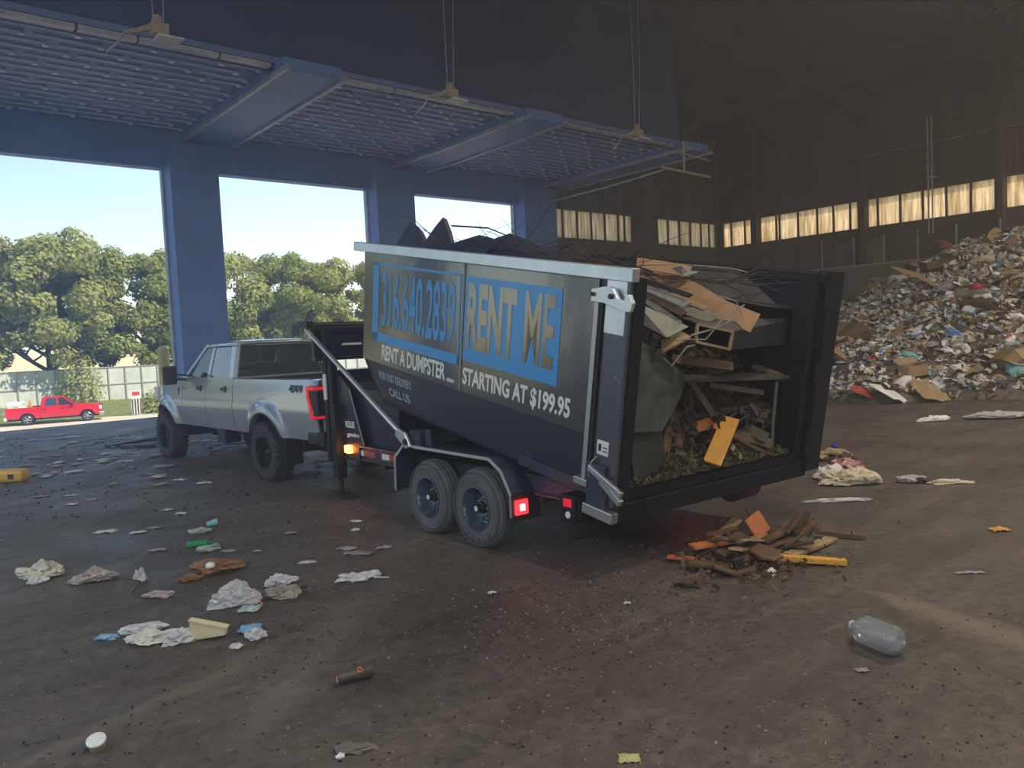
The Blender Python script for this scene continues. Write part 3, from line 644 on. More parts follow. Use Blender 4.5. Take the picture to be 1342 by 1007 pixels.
    for yy in (cr + .35, mid + .35):
        for s in (-.42, .42):
            st = MB(); st.box(s - .26, s + .26, yy - .08, yy + .08, zbelt - .35, zbelt + .22); st.box(s - .13, s + .13, yy - .05, yy + .05, zbelt + .26, zbelt + .46); obj('seat', st, m_trim, t, bevel=.04)
    obj('dashboard', MB().box(-.85, .85, cf - .42, cf - .1, zbelt - .3, zbelt + .02), m_trim, t, bevel=.03)
    for s in (-1, 1):
        my = cf - .16; mr = MB()
        if big: mr.box(s * 1.22 - .12, s * 1.22 + .12, my - .06, my + .06, zbelt - .10, zbelt + .25); 
        else: mr.box(s * 1.08 - .08, s * 1.08 + .08, my - .05, my + .05, zbelt - .02, zbelt + .18)
        m_ = obj('mirror', mr, m_trim, t, bevel=.03)
        obj('mirror_arm', MB().bar((s * .9, my, zbelt - .02), (s * 1.15, my, zbelt + .0), .07, .05).bar((s * .9, my, zbelt + .06), (s * 1.15, my, zbelt + .09), .07, .03), m_trim, m_)
    st_ = 'deep' if big else 'plain'
    for yy in (0, WB_):
        wheel(t, -(1.035 if big else .985), yy, R, .32 if big else .26, .26 if big else .235, -1, m_rim if big else m_steel, m_tyre, st_, 34 if big else 0)
        wheel(t, (1.035 if big else .985), yy, R, .32 if big else .26, .26 if big else .235, 1, m_rim if big else m_steel, m_tyre, st_, 34 if big else 0)
    if big:
        fx = -(X(-1.1, zbelt - .15) + .004)
        text_obj('decal', '4X4', .42, .12, mat('decal_dark', (.06, .065, .08), .5), Matrix.Translation((fx + .0, -.82, zbelt - .19)) @ Matrix(((0, 0, -1, 0), (-1, 0, 0, 0), (0, 1, 0, 0), (0, 0, 0, 1))), t, bold=.05)
        obj('vent_badge', MB().box(-X(3.75, 1.4) - .012, -X(3.75, 1.4) + .02, 3.68, 3.74, 1.15, 1.42), m_trim, t)
        obj('step_box', MB().box(-.86, -.55, 1.9, 2.25, .45, .72), m_trim, t, bevel=.02)
        obj('mud_flap', MB().box(-.98, -.70, -.66, -.64, .3, .8), m_trim, t)
        obj('windscreen_paper', MB().box(-.78, -.52, cr + .03, cr + .035, zbelt + .01, zbelt + .13), mat('paper_tan', (.55, .45, .40), .7), t)
    return t
TR = Matrix.Translation((5.78, 11.84, 0)) @ Matrix.Rotation(radians(2.6), 4, 'Z')
truck = pickup(TR, 'lifted silver four-door pickup truck hitched to the black dump trailer', m_body, True)
rp0 = Vector((8.41, 60.95, -2.25))
ry = math.atan2(60.2 - 60.95, 11.77 - 8.41) - pi / 2
redp = pickup(Matrix.Translation(rp0 + Vector((.2, 1.0, 0))) @ Matrix.Rotation(ry, 4, 'Z') , 'small bright red pickup truck driving on the sunlit road outside', m_rpaint, False)
RM = Matrix.Translation(rp0 + Vector((.2, 1.0, 0))) @ Matrix.Rotation(ry, 4, 'Z')
def blob(name, p, sx, sy, sz, m, lab, cat, seed=0, group=None, amp=.25, sub=3, fr=2., rot=0., parent=None, flat=True):
    import bmesh
    bm = bmesh.new(); bmesh.ops.create_icosphere(bm, subdivisions=sub, radius=1)
    for v in bm.verts:
        d = v.co.normalized(); k = 1 + amp * noise.noise(d * fr + Vector((seed * 3.7, seed, 0))) * 2 + amp * .8 * noise.noise(d * fr * 2.7 + Vector((0, seed * 5.1, 0)))
        v.co = Vector((d.x * k * sx, d.y * k * sy, d.z * k * sz))
        if flat and v.co.z < -sz * .45: v.co.z = -sz * .45
    bmesh.ops.rotate(bm, cent=(0, 0, 0), matrix=Matrix.Rotation(rot, 3, 'Z'), verts=bm.verts)
    if flat: bmesh.ops.translate(bm, vec=(0, 0, sz * .45), verts=bm.verts)
    me = bpy.data.meshes.new(name); bm.to_mesh(me); bm.free(); me.materials.append(m)
    o = bpy.data.objects.new(name, me); C.objects.link(o)
    if parent: o.parent = parent
    o.location = p
    if lab: tag(o, lab, cat, group)
    return o
blob('white_sack', RM @ Vector((-.1, -.7, .70)), .75, .42, .62, m_ww, 'white sack lying in the bed of the red pickup', 'sack', 3)
cn = single('traffic_cone', MB().lathe([(0, 1.0), (.04, 1.0), (.15, .35), (.2, .05), (.3, .05), (.3, 0), (0, 0)], Matrix.Translation(RM @ Vector((-.1, .15, .68))), 16), m_yw, 'orange-yellow cone standing in the bed of the red pickup behind its cab', 'traffic cone')

# ------------------------------------------------------------------ trailer
TM = Matrix.Translation((5.84, 6.03, 0)) @ Matrix.Rotation(radians(-1.5), 4, 'Z')
yaw = radians(87.5); tl = radians(9.7)
Fd = Vector((cos(yaw) * cos(tl), sin(yaw) * cos(tl), sin(tl))); Rt = Vector((sin(yaw), -cos(yaw), 0)); Up = Rt.cross(Fd)
BM = Matrix.Translation((4.615, 4.282, .554)) @ Matrix((Rt, Fd, Up)).transposed().to_4x4()
tr = thing('dump_trailer', 'black tandem-axle dump trailer carrying the tilted bin, amber and red lamps lit', 'trailer', TM)
for i, y in enumerate((0, .88)):
    w1 = wheel(tr, -1.285, y, .395, .235, .215, -1, m_rimg, m_tyreg, 'steel'); wheel(tr, 1.285, y, .395, .235, .215, 1, m_rimg, m_tyreg, 'steel')
    obj('axle', MB().tube([(-1.1, y, .38), (1.1, y, .38)], .06, 10), m_trim, tr)
    if i == 0:
        # raised letters round the sidewall
        for ch, a in zip('GREMAX', (-145, -128, -111, -94, -77, -60)):
            A = Matrix.Translation((-1.295, y, .395)) @ Matrix.Rotation(radians(-90), 4, 'Y') @ Matrix.Rotation(radians(a + 100), 4, 'Z')
            me = text_mesh(ch, .04, .05, .02, .002); me.transform(A @ Matrix.Translation((-.335, .02, .0)) @ Matrix.Rotation(radians(-90), 4, 'Z')); me.materials.append(m_trim); me.name = 'letter'
            obj('letter', me, m_trim, w1)
m_tread = mat('tread_plate', (.04, .055, .10), .35, metal=.5, bump=.6, bscale=70)
m_edge = mat('worn_bright_edge', (.55, .58, .62), .4, metal=.6)
for s in (-1, 1):
    xo, xi = s * 1.31, s * .98
    out = [(1.52, .40), (1.50, .78), (1.30, .93), (-.28, .92), (-.46, .82), (-.60, .60), (-.60, .40)]
    fb = MB()
    for (y0, z0), (y1, z1) in zip(out, out[1:]):
        fb.add([(xo, y0, z0), (xi, y0, z0), (xi, y1, z1), (xo, y1, z1)], [(0, 1, 2, 3)])
    fn_ = obj('fender', fb, m_tread, tr, solid=.012)
    eb = MB()
    for (y0, z0), (y1, z1) in zip(out, out[1:]): eb.bar((xo, y0, z0), (xo, y1, z1), .012, .03)
    obj('fender_edge', eb, m_edge, fn_)
    obj('fender_skirt', MB().box(min(xo, xi), max(xo, xi), -.62, -.605, .36, .62), m_trim, fn_)
    lp = obj('tail_lamp', MB().box(s * 1.30 if s > 0 else -1.29, s * 1.14 if s < 0 else 1.30, -.645, -.62, .42, .56) if s < 0 else MB().box(1.14, 1.29, -.645, -.62, .42, .56), m_redlit, tr, bevel=.01)
    obj('lamp_core', MB().box(s * 1.215 - .025, s * 1.215 + .025, -.655, -.64, .46, .52), m_redcore, lp)
    # frame rails, tapes
    rl = obj('frame_rail', MB().box(min(s * 1.06, s * 1.0), max(s * 1.06, s * 1.0), -1.45, 3.65, .58, .60).box(min(s * 1.06, s * 1.0), max(s * 1.06, s * 1.0), -1.45, 3.65, .75, .77).box(min(s * 1.03, s * 1.01), max(s * 1.03, s * 1.01), -1.45, 3.65, .58, .77), m_tread, tr)
    if s < 0:
        for (a, b_, mm) in ((2.92, 2.77, m_white), (2.77, 2.47, m_red), (2.30, 2.12, m_white), (2.12, 1.84, m_red), (1.70, 1.6, m_white)):
            obj('reflective_tape', MB().box(-1.038, -1.032, b_, a, .64, .71), m_white if mm is m_white else mat('tape_red', (.4, .06, .06), .4), rl)
obj('deck', MB().box(-1.0, 1.0, -1.4, 3.6, .60, .66), m_trim, tr)
cm = MB()
for k in range(9): cm.box(-1.0, 1.0, -1.3 + k * .6, -1.22 + k * .6, .5, .62)
obj('cross_member', cm, m_trim, tr)
lg = thing
a1 = obj('side_lamp', MB().box(-1.12, -1.05, 3.03, 3.16, .66, .76), m_amber, tr, bevel=.01)
obj('side_lamp', MB().box(-1.125, -1.06, 3.35, 3.39, .73, .76), m_amber, tr)
obj('lamp_bracket', MB().box(-1.06, -1.03, 2.85, 3.25, .55, .80), m_trim, tr)
# front bulkhead, posts, jack
obj('bulkhead', MB().box(-1.22, 1.22, 3.70, 3.76, 1.90, 2.32).box(-1.22, 1.22, 3.66, 3.80, 2.27, 2.34).box(-1.22, 1.22, 3.66, 3.80, 1.88, 1.93), m_bin, tr, bevel=.01)
obj('bulkhead_lower', MB().box(-1.0, 1.15, 3.55, 3.62, .6, 1.74), m_bin, tr)
for s in (-1, 1):
    obj('front_post', MB().box(s * 1.08 - .05, s * 1.08 + .05, 3.40, 3.50, .50, 1.88).box(s * 1.08 - .05, s * 1.08 + .05, 3.56, 3.66, .50, 2.3), m_black, tr, bevel=.008)
ta = obj('tarp_roller', MB().tube([(-1.30, 3.74, 2.36), (1.30, 3.74, 2.36)], .05, 12).box(-1.32, -1.22, 3.66, 3.84, 2.28, 2.42), m_trim, tr, smooth=40)
obj('label_plate', MB().box(-.80, -.50, 3.69, 3.698, 2.08, 2.11), m_white, tr)
obj('latch_plate', MB().box(-1.15, -1.13, 3.55, 3.62, 1.35, 1.70), m_white, tr)
jk = obj('landing_jack', MB().box(-1.16, -1.02, 3.30, 3.44, .30, 1.30).tube([(-1.09, 3.37, .1), (-1.09, 3.37, .4)], .035, 10), m_black, tr, bevel=.008)
obj('jack_foot', MB().box(-1.18, -1.0, 3.28, 3.46, .07, .10), m_trim, jk)
# toolbox & gusset with lettering
obj('toolbox', MB().box(-.98, .98, 1.95, 3.3, .68, 1.55), m_bin, tr, bevel=.015)
obj('toolbox_lid', MB().box(-1.0, 1.0, 1.93, 3.32, 1.50, 1.57), m_black, tr, bevel=.01)
gs = obj('gusset', MB().prism([(3.42, .78), (2.70, .78), (3.02, 1.50), (3.42, 1.75)], -1.06, -1.045, 'x'), m_bin, tr)
obj('gusset_edge', MB().bar((-1.065, 2.70, .78), (-1.065, 3.02, 1.50), .012, .012), m_edge, gs)
TXT = lambda x, y, z: Matrix.Translation((x, y, z)) @ Matrix(((0, 0, -1, 0), (-1, 0, 0, 0), (0, 1, 0, 0), (0, 0, 0, 1)))
text_obj('lettering', 'VOLUE', .26, .09, m_white, TXT(-1.064, 3.20, .99), gs, bold=.04)
text_obj('lettering', 'gytrailers', .34, .07, m_white, TXT(-1.064, 3.16, .86), gs, bold=.03)
# tarp arm
arm = obj('tarp_arm', MB().tube([(-1.30, 1.30, 1.03), (-1.30, 3.72, 2.31)], .030, 12), m_alu, tr, smooth=40)
obj('arm_bracket', MB().prism([(1.10, .93), (1.20, .90), (1.42, 1.04), (1.36, 1.12), (1.20, 1.08)], -1.35, -1.31, 'x'), m_alu, arm, bevel=.01)
obj('arm_pivot', MB().tube([(-1.37, 1.18, .98), (-1.18, 1.18, .98)], .035, 12), m_trim, arm, smooth=40)
obj('pivot_mount', MB().box(-1.28, -1.12, 1.02, 1.22, .92, 1.10).box(-1.24, -1.2, .86, .95, .92, 1.12), m_tread, tr, bevel=.01)
# tongue and coupler
obj('tongue', MB().bar((-.6, 3.6, .62), (0, 4.35, .62), .1, .14).bar((.6, 3.6, .62), (0, 4.35, .62), .1, .14).box(-.06, .06, 4.2, 4.5, .58, .72), m_black, tr)
# hoist frame, tilted with the bin
TI = TM.inverted() @ BM
def tilt(mb): mb.v = [tuple(TI @ Vector(v)) for v in mb.v]; return mb
hf = MB()
for x in (.48, 1.95): hf.box(x, x + .10, .35, 5.0, -.07, -.05).box(x, x + .10, .35, 5.0, .05, .07).box(x + .03, x + .05, .35, 5.0, -.07, .07)
for k in range(8): hf.box(.5, 2.0, .6 + k * .6, .68 + k * .6, -.05, .05)
obj('hoist_frame', tilt(hf), m_tread, tr)
obj('hoist_stop', tilt(MB().prism([(4.05, .08), (4.25, .08), (4.25, .42), (4.05, .24)], .40, .43, 'x')), m_lip, tr)
for x_ in (-.5, .5):
    obj('lift_arm', MB().bar((x_, 2.4, .7), (x_, 1.0, 1.05), .08, .12), m_black, tr); obj('lift_arm', MB().bar((x_, .2, .68), (x_, 1.6, 1.12), .08, .12), m_black, tr)
# rear bumper and lamps
obj('rear_bumper', MB().box(-1.25, 1.25, -1.46, -1.36, .50, .68), m_black, tr, bevel=.01)
lb = obj('lamp_box', MB().box(-1.27, -.95, -1.42, -1.22, .46, .70), m_black, tr, bevel=.008)
obj('red_reflector', MB().box(-1.275, -1.268, -1.38, -1.28, .60, .67).box(-1.24, -1.05, -1.43, -1.418, .58, .66), m_red, lb)
obj('reverse_lamp', MB().lathe([(0, .006), (.028, .006), (.032, 0)], Matrix.Translation((-1.27, -1.33, .53)) @ Matrix.Rotation(radians(-90), 4, 'Y'), 16), m_white, lb)
obj('rear_roller', MB().lathe([(0, -.2), (.14, -.2), (.15, -.18), (.15, .18), (.14, .2), (0, .2)], Matrix.Translation((1.22, -1.30, .40)) @ Matrix.Rotation(radians(90), 4, 'Y'), 28), mat('dark_red_drum', (.05, .008, .012), .5), tr, smooth=40)

# ------------------------------------------------------------------ bin
bn = thing('roll_off_bin', 'black open-top dumpster bin with glossy RENT ME sign, tilted on the trailer', 'dumpster', BM)
BL, BW, BH = 4.48, 2.64, 2.03
sw = MB().prism([(0, .1), (4.0, .20), (4.42, .60), (BL, 1.92), (0, 1.92)], 0, .035, 'x')
obj('side_wall', sw, m_bin, bn)
obj('side_wall', MB().prism([(0, .1), (4.0, .20), (4.42, .60), (BL, 1.92), (0, 1.92)], BW - .035, BW, 'x'), m_bin, bn)
obj('top_rail', MB().box(-.05, .04, -.02, 4.69, 1.92, 2.03), m_alu, bn, bevel=.008)
obj('top_rail', MB().box(BW - .05, BW + .06, -.02, 4.55, 1.93, 2.03), m_black, bn, bevel=.008)
obj('front_wall', MB().add([(.0, 4.42, .60), (BW, 4.42, .60), (BW, BL, 2.0), (0, BL, 2.0), (0, 4.36, .60), (BW, 4.36, .60), (BW, BL - .05, 2.0), (0, BL - .05, 2.0)], [(0, 1, 2, 3), (7, 6, 5, 4), (0, 4, 5, 1), (1, 5, 6, 2), (2, 6, 7, 3), (3, 7, 4, 0)]).add([(0, 4.0, .2), (BW, 4.0, .2), (BW, 4.42, .6), (0, 4.42, .6), (0, 3.98, .24), (BW, 3.98, .24), (BW, 4.38, .64), (0, 4.38, .64)], [(0, 1, 2, 3), (7, 6, 5, 4), (0, 4, 5, 1), (1, 5, 6, 2), (2, 6, 7, 3), (3, 7, 4, 0)]), m_bin, bn)
obj('bin_floor', MB().box(.03, BW - .03, .0, 4.0, .13, .20), m_black, bn)
obj('skid', MB().box(.45, .58, .2, 4.3, .07, .15), m_tread, bn); obj('skid', MB().box(2.0, 2.13, .2, 4.3, .07, .15), m_tread, bn)
obj('bottom_rail', MB().box(-.02, .05, .2, 1.25, .12, .22), m_tread, bn)
sg = []
for (a, b_) in ((2.29, 4.43), (.36, 2.27)): sg.append(obj('sign_panel', MB().box(-.018, -.002, a, b_, .62, 1.915), m_panel, bn))
obj('sign_edge', MB().box(-.026, -.018, 2.265, 2.295, .62, 1.915), mat('sign_joint', (.2, .2, .2), .4), sg[1])
def bt(y, z, x=-.020): return TXT(x, y, z)
fr = MB()
fr.box(-.022, -.018, 4.06, 4.20, .88, 1.81).box(-.022, -.018, 2.33, 4.20, .88, .985).box(-.022, -.018, 2.33, 4.20, 1.785, 1.81).box(-.022, -.018, 2.33, 2.36, .88, 1.81)
obj('sign_border', fr, m_sblue, sg[0])
text_obj('lettering', '316.640.2839', 1.56, .66, m_sblue, bt(3.98, 1.06), sg[0], bold=.018, depth=.0015)
text_obj('lettering', 'RENT A DUMPSTER ....', 1.56, .185, m_white, bt(3.95, .675), sg[0], bold=.025, depth=.0015)
obj('sign_block', MB().box(-.022, -.018, .79, 2.25, .95, 1.80), m_sblue, sg[1])
text_obj('lettering', 'RENT', .80, .66, m_panel, bt(2.20, 1.08, -.024), sg[1], bold=.04, depth=.0015)
text_obj('lettering', 'ME', .42, .66, m_panel, bt(1.28, 1.08, -.024), sg[1], bold=.02, depth=.0015)
text_obj('lettering', 'STARTING AT $199.95', 1.64, .20, m_white, bt(2.235, .68), sg[1], bold=.03, depth=.0015)
m_dim = mat('dim_lettering', (.30, .36, .45), .5)
text_obj('lettering', 'FOR FAST DELIVERY', .78, .095, m_dim, bt(4.05, .43, -.004), bn, bold=.02, depth=.0015, shear=-.6)
text_obj('lettering', 'CALL US', .50, .095, m_dim, bt(3.78, .27, -.004), bn, bold=.02, depth=.0015, shear=-.6)
# rear posts, latch gear
rp_ = obj('rear_post', MB().box(-.03, .12, 0, .26, .08, 1.93), mat('post_paint', (.10, .115, .15), .28, metal=.5), bn, bevel=.008)
obj('post_face', MB().box(.02, .14, -.012, .0, .08, 1.95), m_black, rp_)
obj('post_cap', MB().box(-.036, -.03, .03, .25, 1.50, 1.92), m_alu, rp_)
obj('latch_rod', MB().box(-.06, -.03, .31, .36, .26, 1.84), m_steel, bn, bevel=.005)
obj('latch_rod', MB().box(-.055, -.03, .27, .285, .30, 1.75), m_trim, bn)
hk = obj('latch_hook', MB().prism([(.36, 1.84), (.22, 1.87), (.12, 1.86), (.06, 1.79), (.0, 1.77), (-.02, 1.83), (-.06, 1.83), (-.10, 1.77), (-.08, 1.70), (-.02, 1.695), (.22, 1.74), (.36, 1.74)], -.10, -.065, 'x'), m_alu, bn, bevel=.004)
obj('hook_bolt', MB().lathe([(0, .12), (.022, .12), (.022, 0)], Matrix.Translation((.0, .13, 1.80)) @ Matrix.Rotation(radians(-90), 4, 'Y'), 10).lathe([(0, .12), (.018, .12), (.018, 0)], Matrix.Translation((.0, .335, 1.80)) @ Matrix.Rotation(radians(-90), 4, 'Y'), 10), m_trim, hk)
st = obj('sticker', MB().box(-.036, -.032, .09, .22, .50, .62), m_white, rp_)
obj('sticker_print', MB().box(-.039, -.036, .17, .20, .53, .59).box(-.039, -.036, .10, .15, .56, .57).box(-.039, -.036, .10, .15, .53, .54), m_trim, st)
lv = obj('latch_lever', MB().bar((-.08, .25, .38), (-.10, -.16, .26), .035, .05).bar((-.06, .12, .30), (-.08, -.14, .18), .04, .06), m_steel, bn, bevel=.006)
obj('lever_mount', MB().box(-.07, -.03, .08, .30, .16, .42), m_tread, bn, bevel=.01)
obj('chain', MB().tube([(-.05, .2, .48), (-.07, .24, .42), (-.07, .26, .34), (-.06, .26, .28)], .008, 6), m_steel, bn)
obj('lower_hinge', MB().box(-.09, -.03, .26, .42, .20, .26), m_steel, bn, bevel=.006)
obj('sill', MB().box(0, BW + .12, -.03, .08, -.04, .12), m_black, bn, bevel=.01)
obj('sill_end', MB().box(-.08, .0, -.05, .30, -.03, .06), m_steel, bn, bevel=.008)
obj('corner_plate', MB().box(-.06, .02, .05, .28, .04, .24), m_tread, bn)
obj('rear_post', MB().box(BW - .10, BW + .02, 0, .2, .08, 2.03), m_black, bn)
dr = obj('rear_door', MB().box(BW + .16, BW + .26, .06, 2.4, .06, 2.04), m_black, bn)
obj('door_edge', MB().box(BW + .06, BW + .30, -.06, .08, .02, 2.05), m_black, dr)
for z in (.3, 1.05, 1.8): obj('hinge', MB().tube([(BW + .08, -.03, z - .1), (BW + .08, -.03, z + .1)], .04, 10), m_black, dr)
# ------------------------------------------------------------------ load in the bin
BI = BM.inverted()
def bpt(px, py, fwd):   # point where the view through the opening meets the bin's cross-section fwd metres in
    o = BI @ CAM; d = BI.to_3x3() @ ray(px, py); q = o + d * ((fwd - o.y) / d.y); return BM @ q
def bl(x, y, z): return BM @ Vector((x, y, z))
def ribbon(pts, wdir, w, th, nrm=None):
    """board along a polyline, width along wdir"""
    pts = [Vector(p) for p in pts]; mb = MB(); wv = Vector(wdir).normalized(); R = []
    for i, p in enumerate(pts):
        d = (pts[min(i + 1, len(pts) - 1)] - pts[max(i - 1, 0)]).normalized(); a = (wv - d * wv.dot(d)).normalized(); n = d.cross(a).normalized()
        R.append([p + a * (i1 * w / 2) + n * (i2 * th / 2) for i1, i2 in ((-1, -1), (1, -1), (1, 1), (-1, 1))])
    vs = [v for r in R for v in r]; fs = []
    for i in range(len(pts) - 1):
        for k in range(4): fs.append((4 * i + k, 4 * i + (k + 1) % 4, 4 * i + 4 + (k + 1) % 4, 4 * i + 4 + k))
    fs += [(3, 2, 1, 0), tuple(4 * (len(pts) - 1) + k for k in range(4))]
    return mb.add(vs, fs)
def sheet(c, th):   # four or more corner points -> slab
    c = [Vector(p) for p in c]; n = (c[1] - c[0]).cross(c[2] - c[0]).normalized() * th; k = len(c)
    return MB().add([p for p in c] + [p + n for p in c], [tuple(range(k))[::-1], tuple(range(k, 2 * k))] + [(i, (i + 1) % k, k + (i + 1) % k, k + i) for i in range(k)])
def lump(name, x0, x1, y0, y1, ztop, m, lab, seed):
    def fn(u, v):
        x = x0 + (x1 - x0) * u; y = y0 + (y1 - y0) * v; z = ztop(x, y) + .18 * nz((x, y, seed), 1.6) + .09 * nz((x, y, seed), 5)
        return bl(x, y, max(.22, z))
    mb = MB().grid(fn, 44, 60)
    o = obj(name, mb, m); return tag(o, lab, 'debris', kind='stuff')
lump('packed_rubbish', .06, BW - .06, .25, 4.3, lambda x, y: .35 + 1.35 * sstep(.0, 1.1, y - .25) + .15 * (y > 1), mat('packed_dark_rubbish', (.035, .032, .026), .95, var=.5, scale=7, bump=.8, bscale=25), 'dark packed mass of rubbish filling the bin', 1)
def litter(name, n, fn, sz, m, lab, seed, box=False):
    r = random.Random(seed); vs = []; fs = []
    for i in range(n):
        p = Vector(fn(r)); s = sz * r.uniform(.4, 1.3); e = [Vector((r.gauss(0, 1), r.gauss(0, 1), r.gauss(0, 1) * .6)).normalized() for _ in range(2)]
        u = e[0] * s; v = e[0].cross(e[1]).normalized() * s * r.uniform(.2, .8); w = u.cross(v).normalized() * s * r.uniform(.05, .25); k = len(vs)
        vs += [p - u - v, p + u - v, p + u + v, p - u + v, p + w + u * r.uniform(-.4, .4)]; fs += [(k, k + 1, k + 2, k + 3), (k, k + 1, k + 4), (k + 1, k + 2, k + 4), (k + 2, k + 3, k + 4), (k + 3, k, k + 4)]
    me = MB().add(vs, fs); o = obj(name, me, m); return tag(o, lab, 'litter', kind='stuff')
litter('chipped_brush', 2600, lambda r: (lambda x, y: bl(x, y, .24 + .42 * max(0, 1 - ((x - 1.1) / 1.3) ** 2) * sstep(.0, .7, y) + r.uniform(-.02, .05)))(r.uniform(.15, BW - .15), r.uniform(.02, .85)), .028, m_leaf, 'brown leaves, grass and splinters over the bin sill', 5)
lump('leaf_litter', .06, BW - .06, .03, .8, lambda x, y: .22 + .36 * max(0, 1 - ((x - 1.1) / 1.3) ** 2) * sstep(.0, .7, y), m_leaf, 'mound of leaf litter on the floor of the bin', 9)
litter('shredded_wood', 1500, lambda r: (lambda x, y: bl(x, y, .55 + 1.2 * sstep(0, 1.1, y - .25) + r.uniform(-.05, .12)))(r.uniform(.2, BW - .2), r.uniform(.25, 1.5)), .06, mat('splintered_wood', (.075, .055, .038), .9, var=.5, scale=9), 'splintered wood and scraps packed in the bin', 6)
G1 = 'boards in the load'
def L(name, mb, m, lab, cat, g=None, **k): return single(name, mb, m, lab, cat, g, **k)
upv = Up
L('cardboard_strip', ribbon([bpt(836, 352, 1.5), bpt(870, 366, 1.1), bpt(905, 382, .7), bpt(945, 406, .3), bpt(990, 424, .0)], Up * .7 + Rt * .5, .20, .010), m_ply, 'long curved tan cardboard strip drooping from the top of the load', 'cardboard')
L('cardboard_sheet', ribbon([bpt(834, 345, 1.2), bpt(870, 350, 1.0), bpt(905, 357, .8)], Up * .6 + Rt * .6, .13, .008), m_ply, 'short tan cardboard sheet under the rim at the top of the load', 'cardboard')
L('white_scrap', sheet([bpt(880, 352, .9), bpt(893, 349, .8), bpt(900, 356, .8), bpt(915, 357, .7), bpt(895, 363, .8)], .01), m_dry, 'small pale crumpled scrap beside the tan sheet at the top of the load', 'paper')
L('grey_board', sheet([bpt(834, 396, .25), bpt(834, 420, .25), bpt(874, 442, .05), bpt(902, 428, .15)], .02), m_dry, 'wide grey board sloping down behind the latch hook', 'board')
L('tan_board', sheet([bpt(866, 448, .2), bpt(868, 464, .1), bpt(906, 444, .05), bpt(892, 436, .2)], .02), m_woodl, 'short light wood board under the grey board', 'board')
for i, (a, b_, w, m, lab) in enumerate((((836, 372), (900, 400), .09, m_dry, 'upper thin grey slat fanned beneath the cardboard strip'), ((836, 380), (896, 412), .07, m_wood, 'brown slat fanned between grey slats under the cardboard strip'),
        ((838, 388), (890, 424), .06, m_dry, 'lower thin grey slat just above the wide grey board'), ((885, 402), (935, 418), .12, m_dry, 'greyish board with a pale edge above the yellow-edged cabinet'), ((850, 376), (925, 405), .06, m_woodl, 'narrow light slat tucked right under the cardboard strip'),
        ((836, 365), (905, 388), .05, m_dark, 'dark slat hidden under the top of the cardboard strip'))):
    L('slat', ribbon([bpt(*a, .9), bpt(*b_, .15)], Rt * .8 + Up * .5, w, .014), m, lab, 'slat')
# cabinet with yellow trim
c0 = [bpt(914, 425, .05), bpt(960, 435, .02), bpt(956, 458, .0), bpt(912, 448, .03)]; dv = [bpt(1062, 424, .35) - bpt(960, 435, .02)]
dvv = dv[0]
cb = MB(); k = [*c0] + [c + dvv + Fd * .0 for c in c0]
cb.add([c0[0], c0[1], c0[2], c0[3], c0[0] + Fd * .4 + Rt * .25, bpt(1062, 415, .4), bpt(1056, 448, .4), c0[3] + Fd * .4 + Rt * .25], [(0, 1, 5, 4), (1, 2, 6, 5), (2, 3, 7, 6), (4, 5, 6, 7)])
cab = thing('broken_cabinet', 'dark broken cabinet carcass with yellow chipboard edges', 'cabinet', c0[2])
def rel(mb, o=c0[2]): mb.v = [tuple(Vector(v) - o) for v in mb.v]; return mb
obj('carcass', rel(cb), m_dark, cab, solid=.012)
eb = MB()
for a, b_ in ((0, 1), (1, 2), (2, 3), (3, 0)): eb.bar(c0[a], c0[b_], .022, .022, up=Fd)
obj('chipboard_edge', rel(eb), m_woodl, cab)
L('laminate_sheet', sheet([bpt(836, 343, 1.6), bpt(960, 353, 1.0), bpt(1046, 376, .35), bpt(1066, 405, .15), bpt(1010, 402, .25), bpt(900, 385, 1.2)], .02), m_dark, 'big dark laminate panel with a bent corner, near the far rim', 'panel')
L('panel_trim', MB().tube([bpt(836, 342, 1.58), bpt(960, 352, .98), bpt(1046, 375, .33), bpt(1067, 405, .12)], .007, 6), m_dry, 'thin pale edging bar along the big dark laminate panel', 'edging strip')
L('carpet_pad', sheet([bpt(826, 440, .15), bpt(862, 458, .25), bpt(898, 490, .3), bpt(895, 515, .2), bpt(880, 545, .15), bpt(868, 566, .08), bpt(824, 568, .05), bpt(822, 510, .05)], .03), m_felt, 'grey felt pad hanging against the near post', 'carpet pad', bevel=.01)
L('dark_cloth', sheet([bpt(822, 568, .1), bpt(868, 568, .12), bpt(872, 600, .2), bpt(850, 660, .05), bpt(838, 664, .03)], .02), mat('olive_cloth', (.03, .036, .025), .95, var=.3), 'dark olive cloth hanging below the grey felt pad', 'cloth')
for (a, b_, w, lab) in (((878, 545), (866, 625), .10, 'upright stud left of the orange board'), ((893, 555), (884, 618), .08, 'upright stud between the first stud and the gap'), ((905, 575), (900, 612), .06, 'short upright stub beside the orange board')):
    L('stud', ribbon([bpt(*a, .35), bpt(*b_, .2)], Rt, w, .04), m_wood, lab, 'lumber')
L('orange_board', ribbon([bpt(958, 548, .25), bpt(933, 608, .02)], Rt * .9 + Up * .4, .165, .022), m_yw, 'thick orange-yellow board leaning in the middle of the bin opening', 'board', bevel=.003)
L('orange_scrap', ribbon([bpt(912, 560, .3), bpt(935, 552, .3)], Up, .11, .02), m_ow, 'orange scrap of board behind the leaning orange-yellow board', 'board')
L('orange_scrap', ribbon([bpt(930, 535, .35), bpt(938, 562, .25)], Rt, .05, .02), m_ow, 'narrow upright orange sliver behind the leaning orange-yellow board', 'board')
L('split_log', MB().tube([bpt(985, 480, .5), bpt(1046, 503, .12)], .042, 10), m_wood, 'thin log sticking out toward the far wall of the bin', 'log', smooth=50)
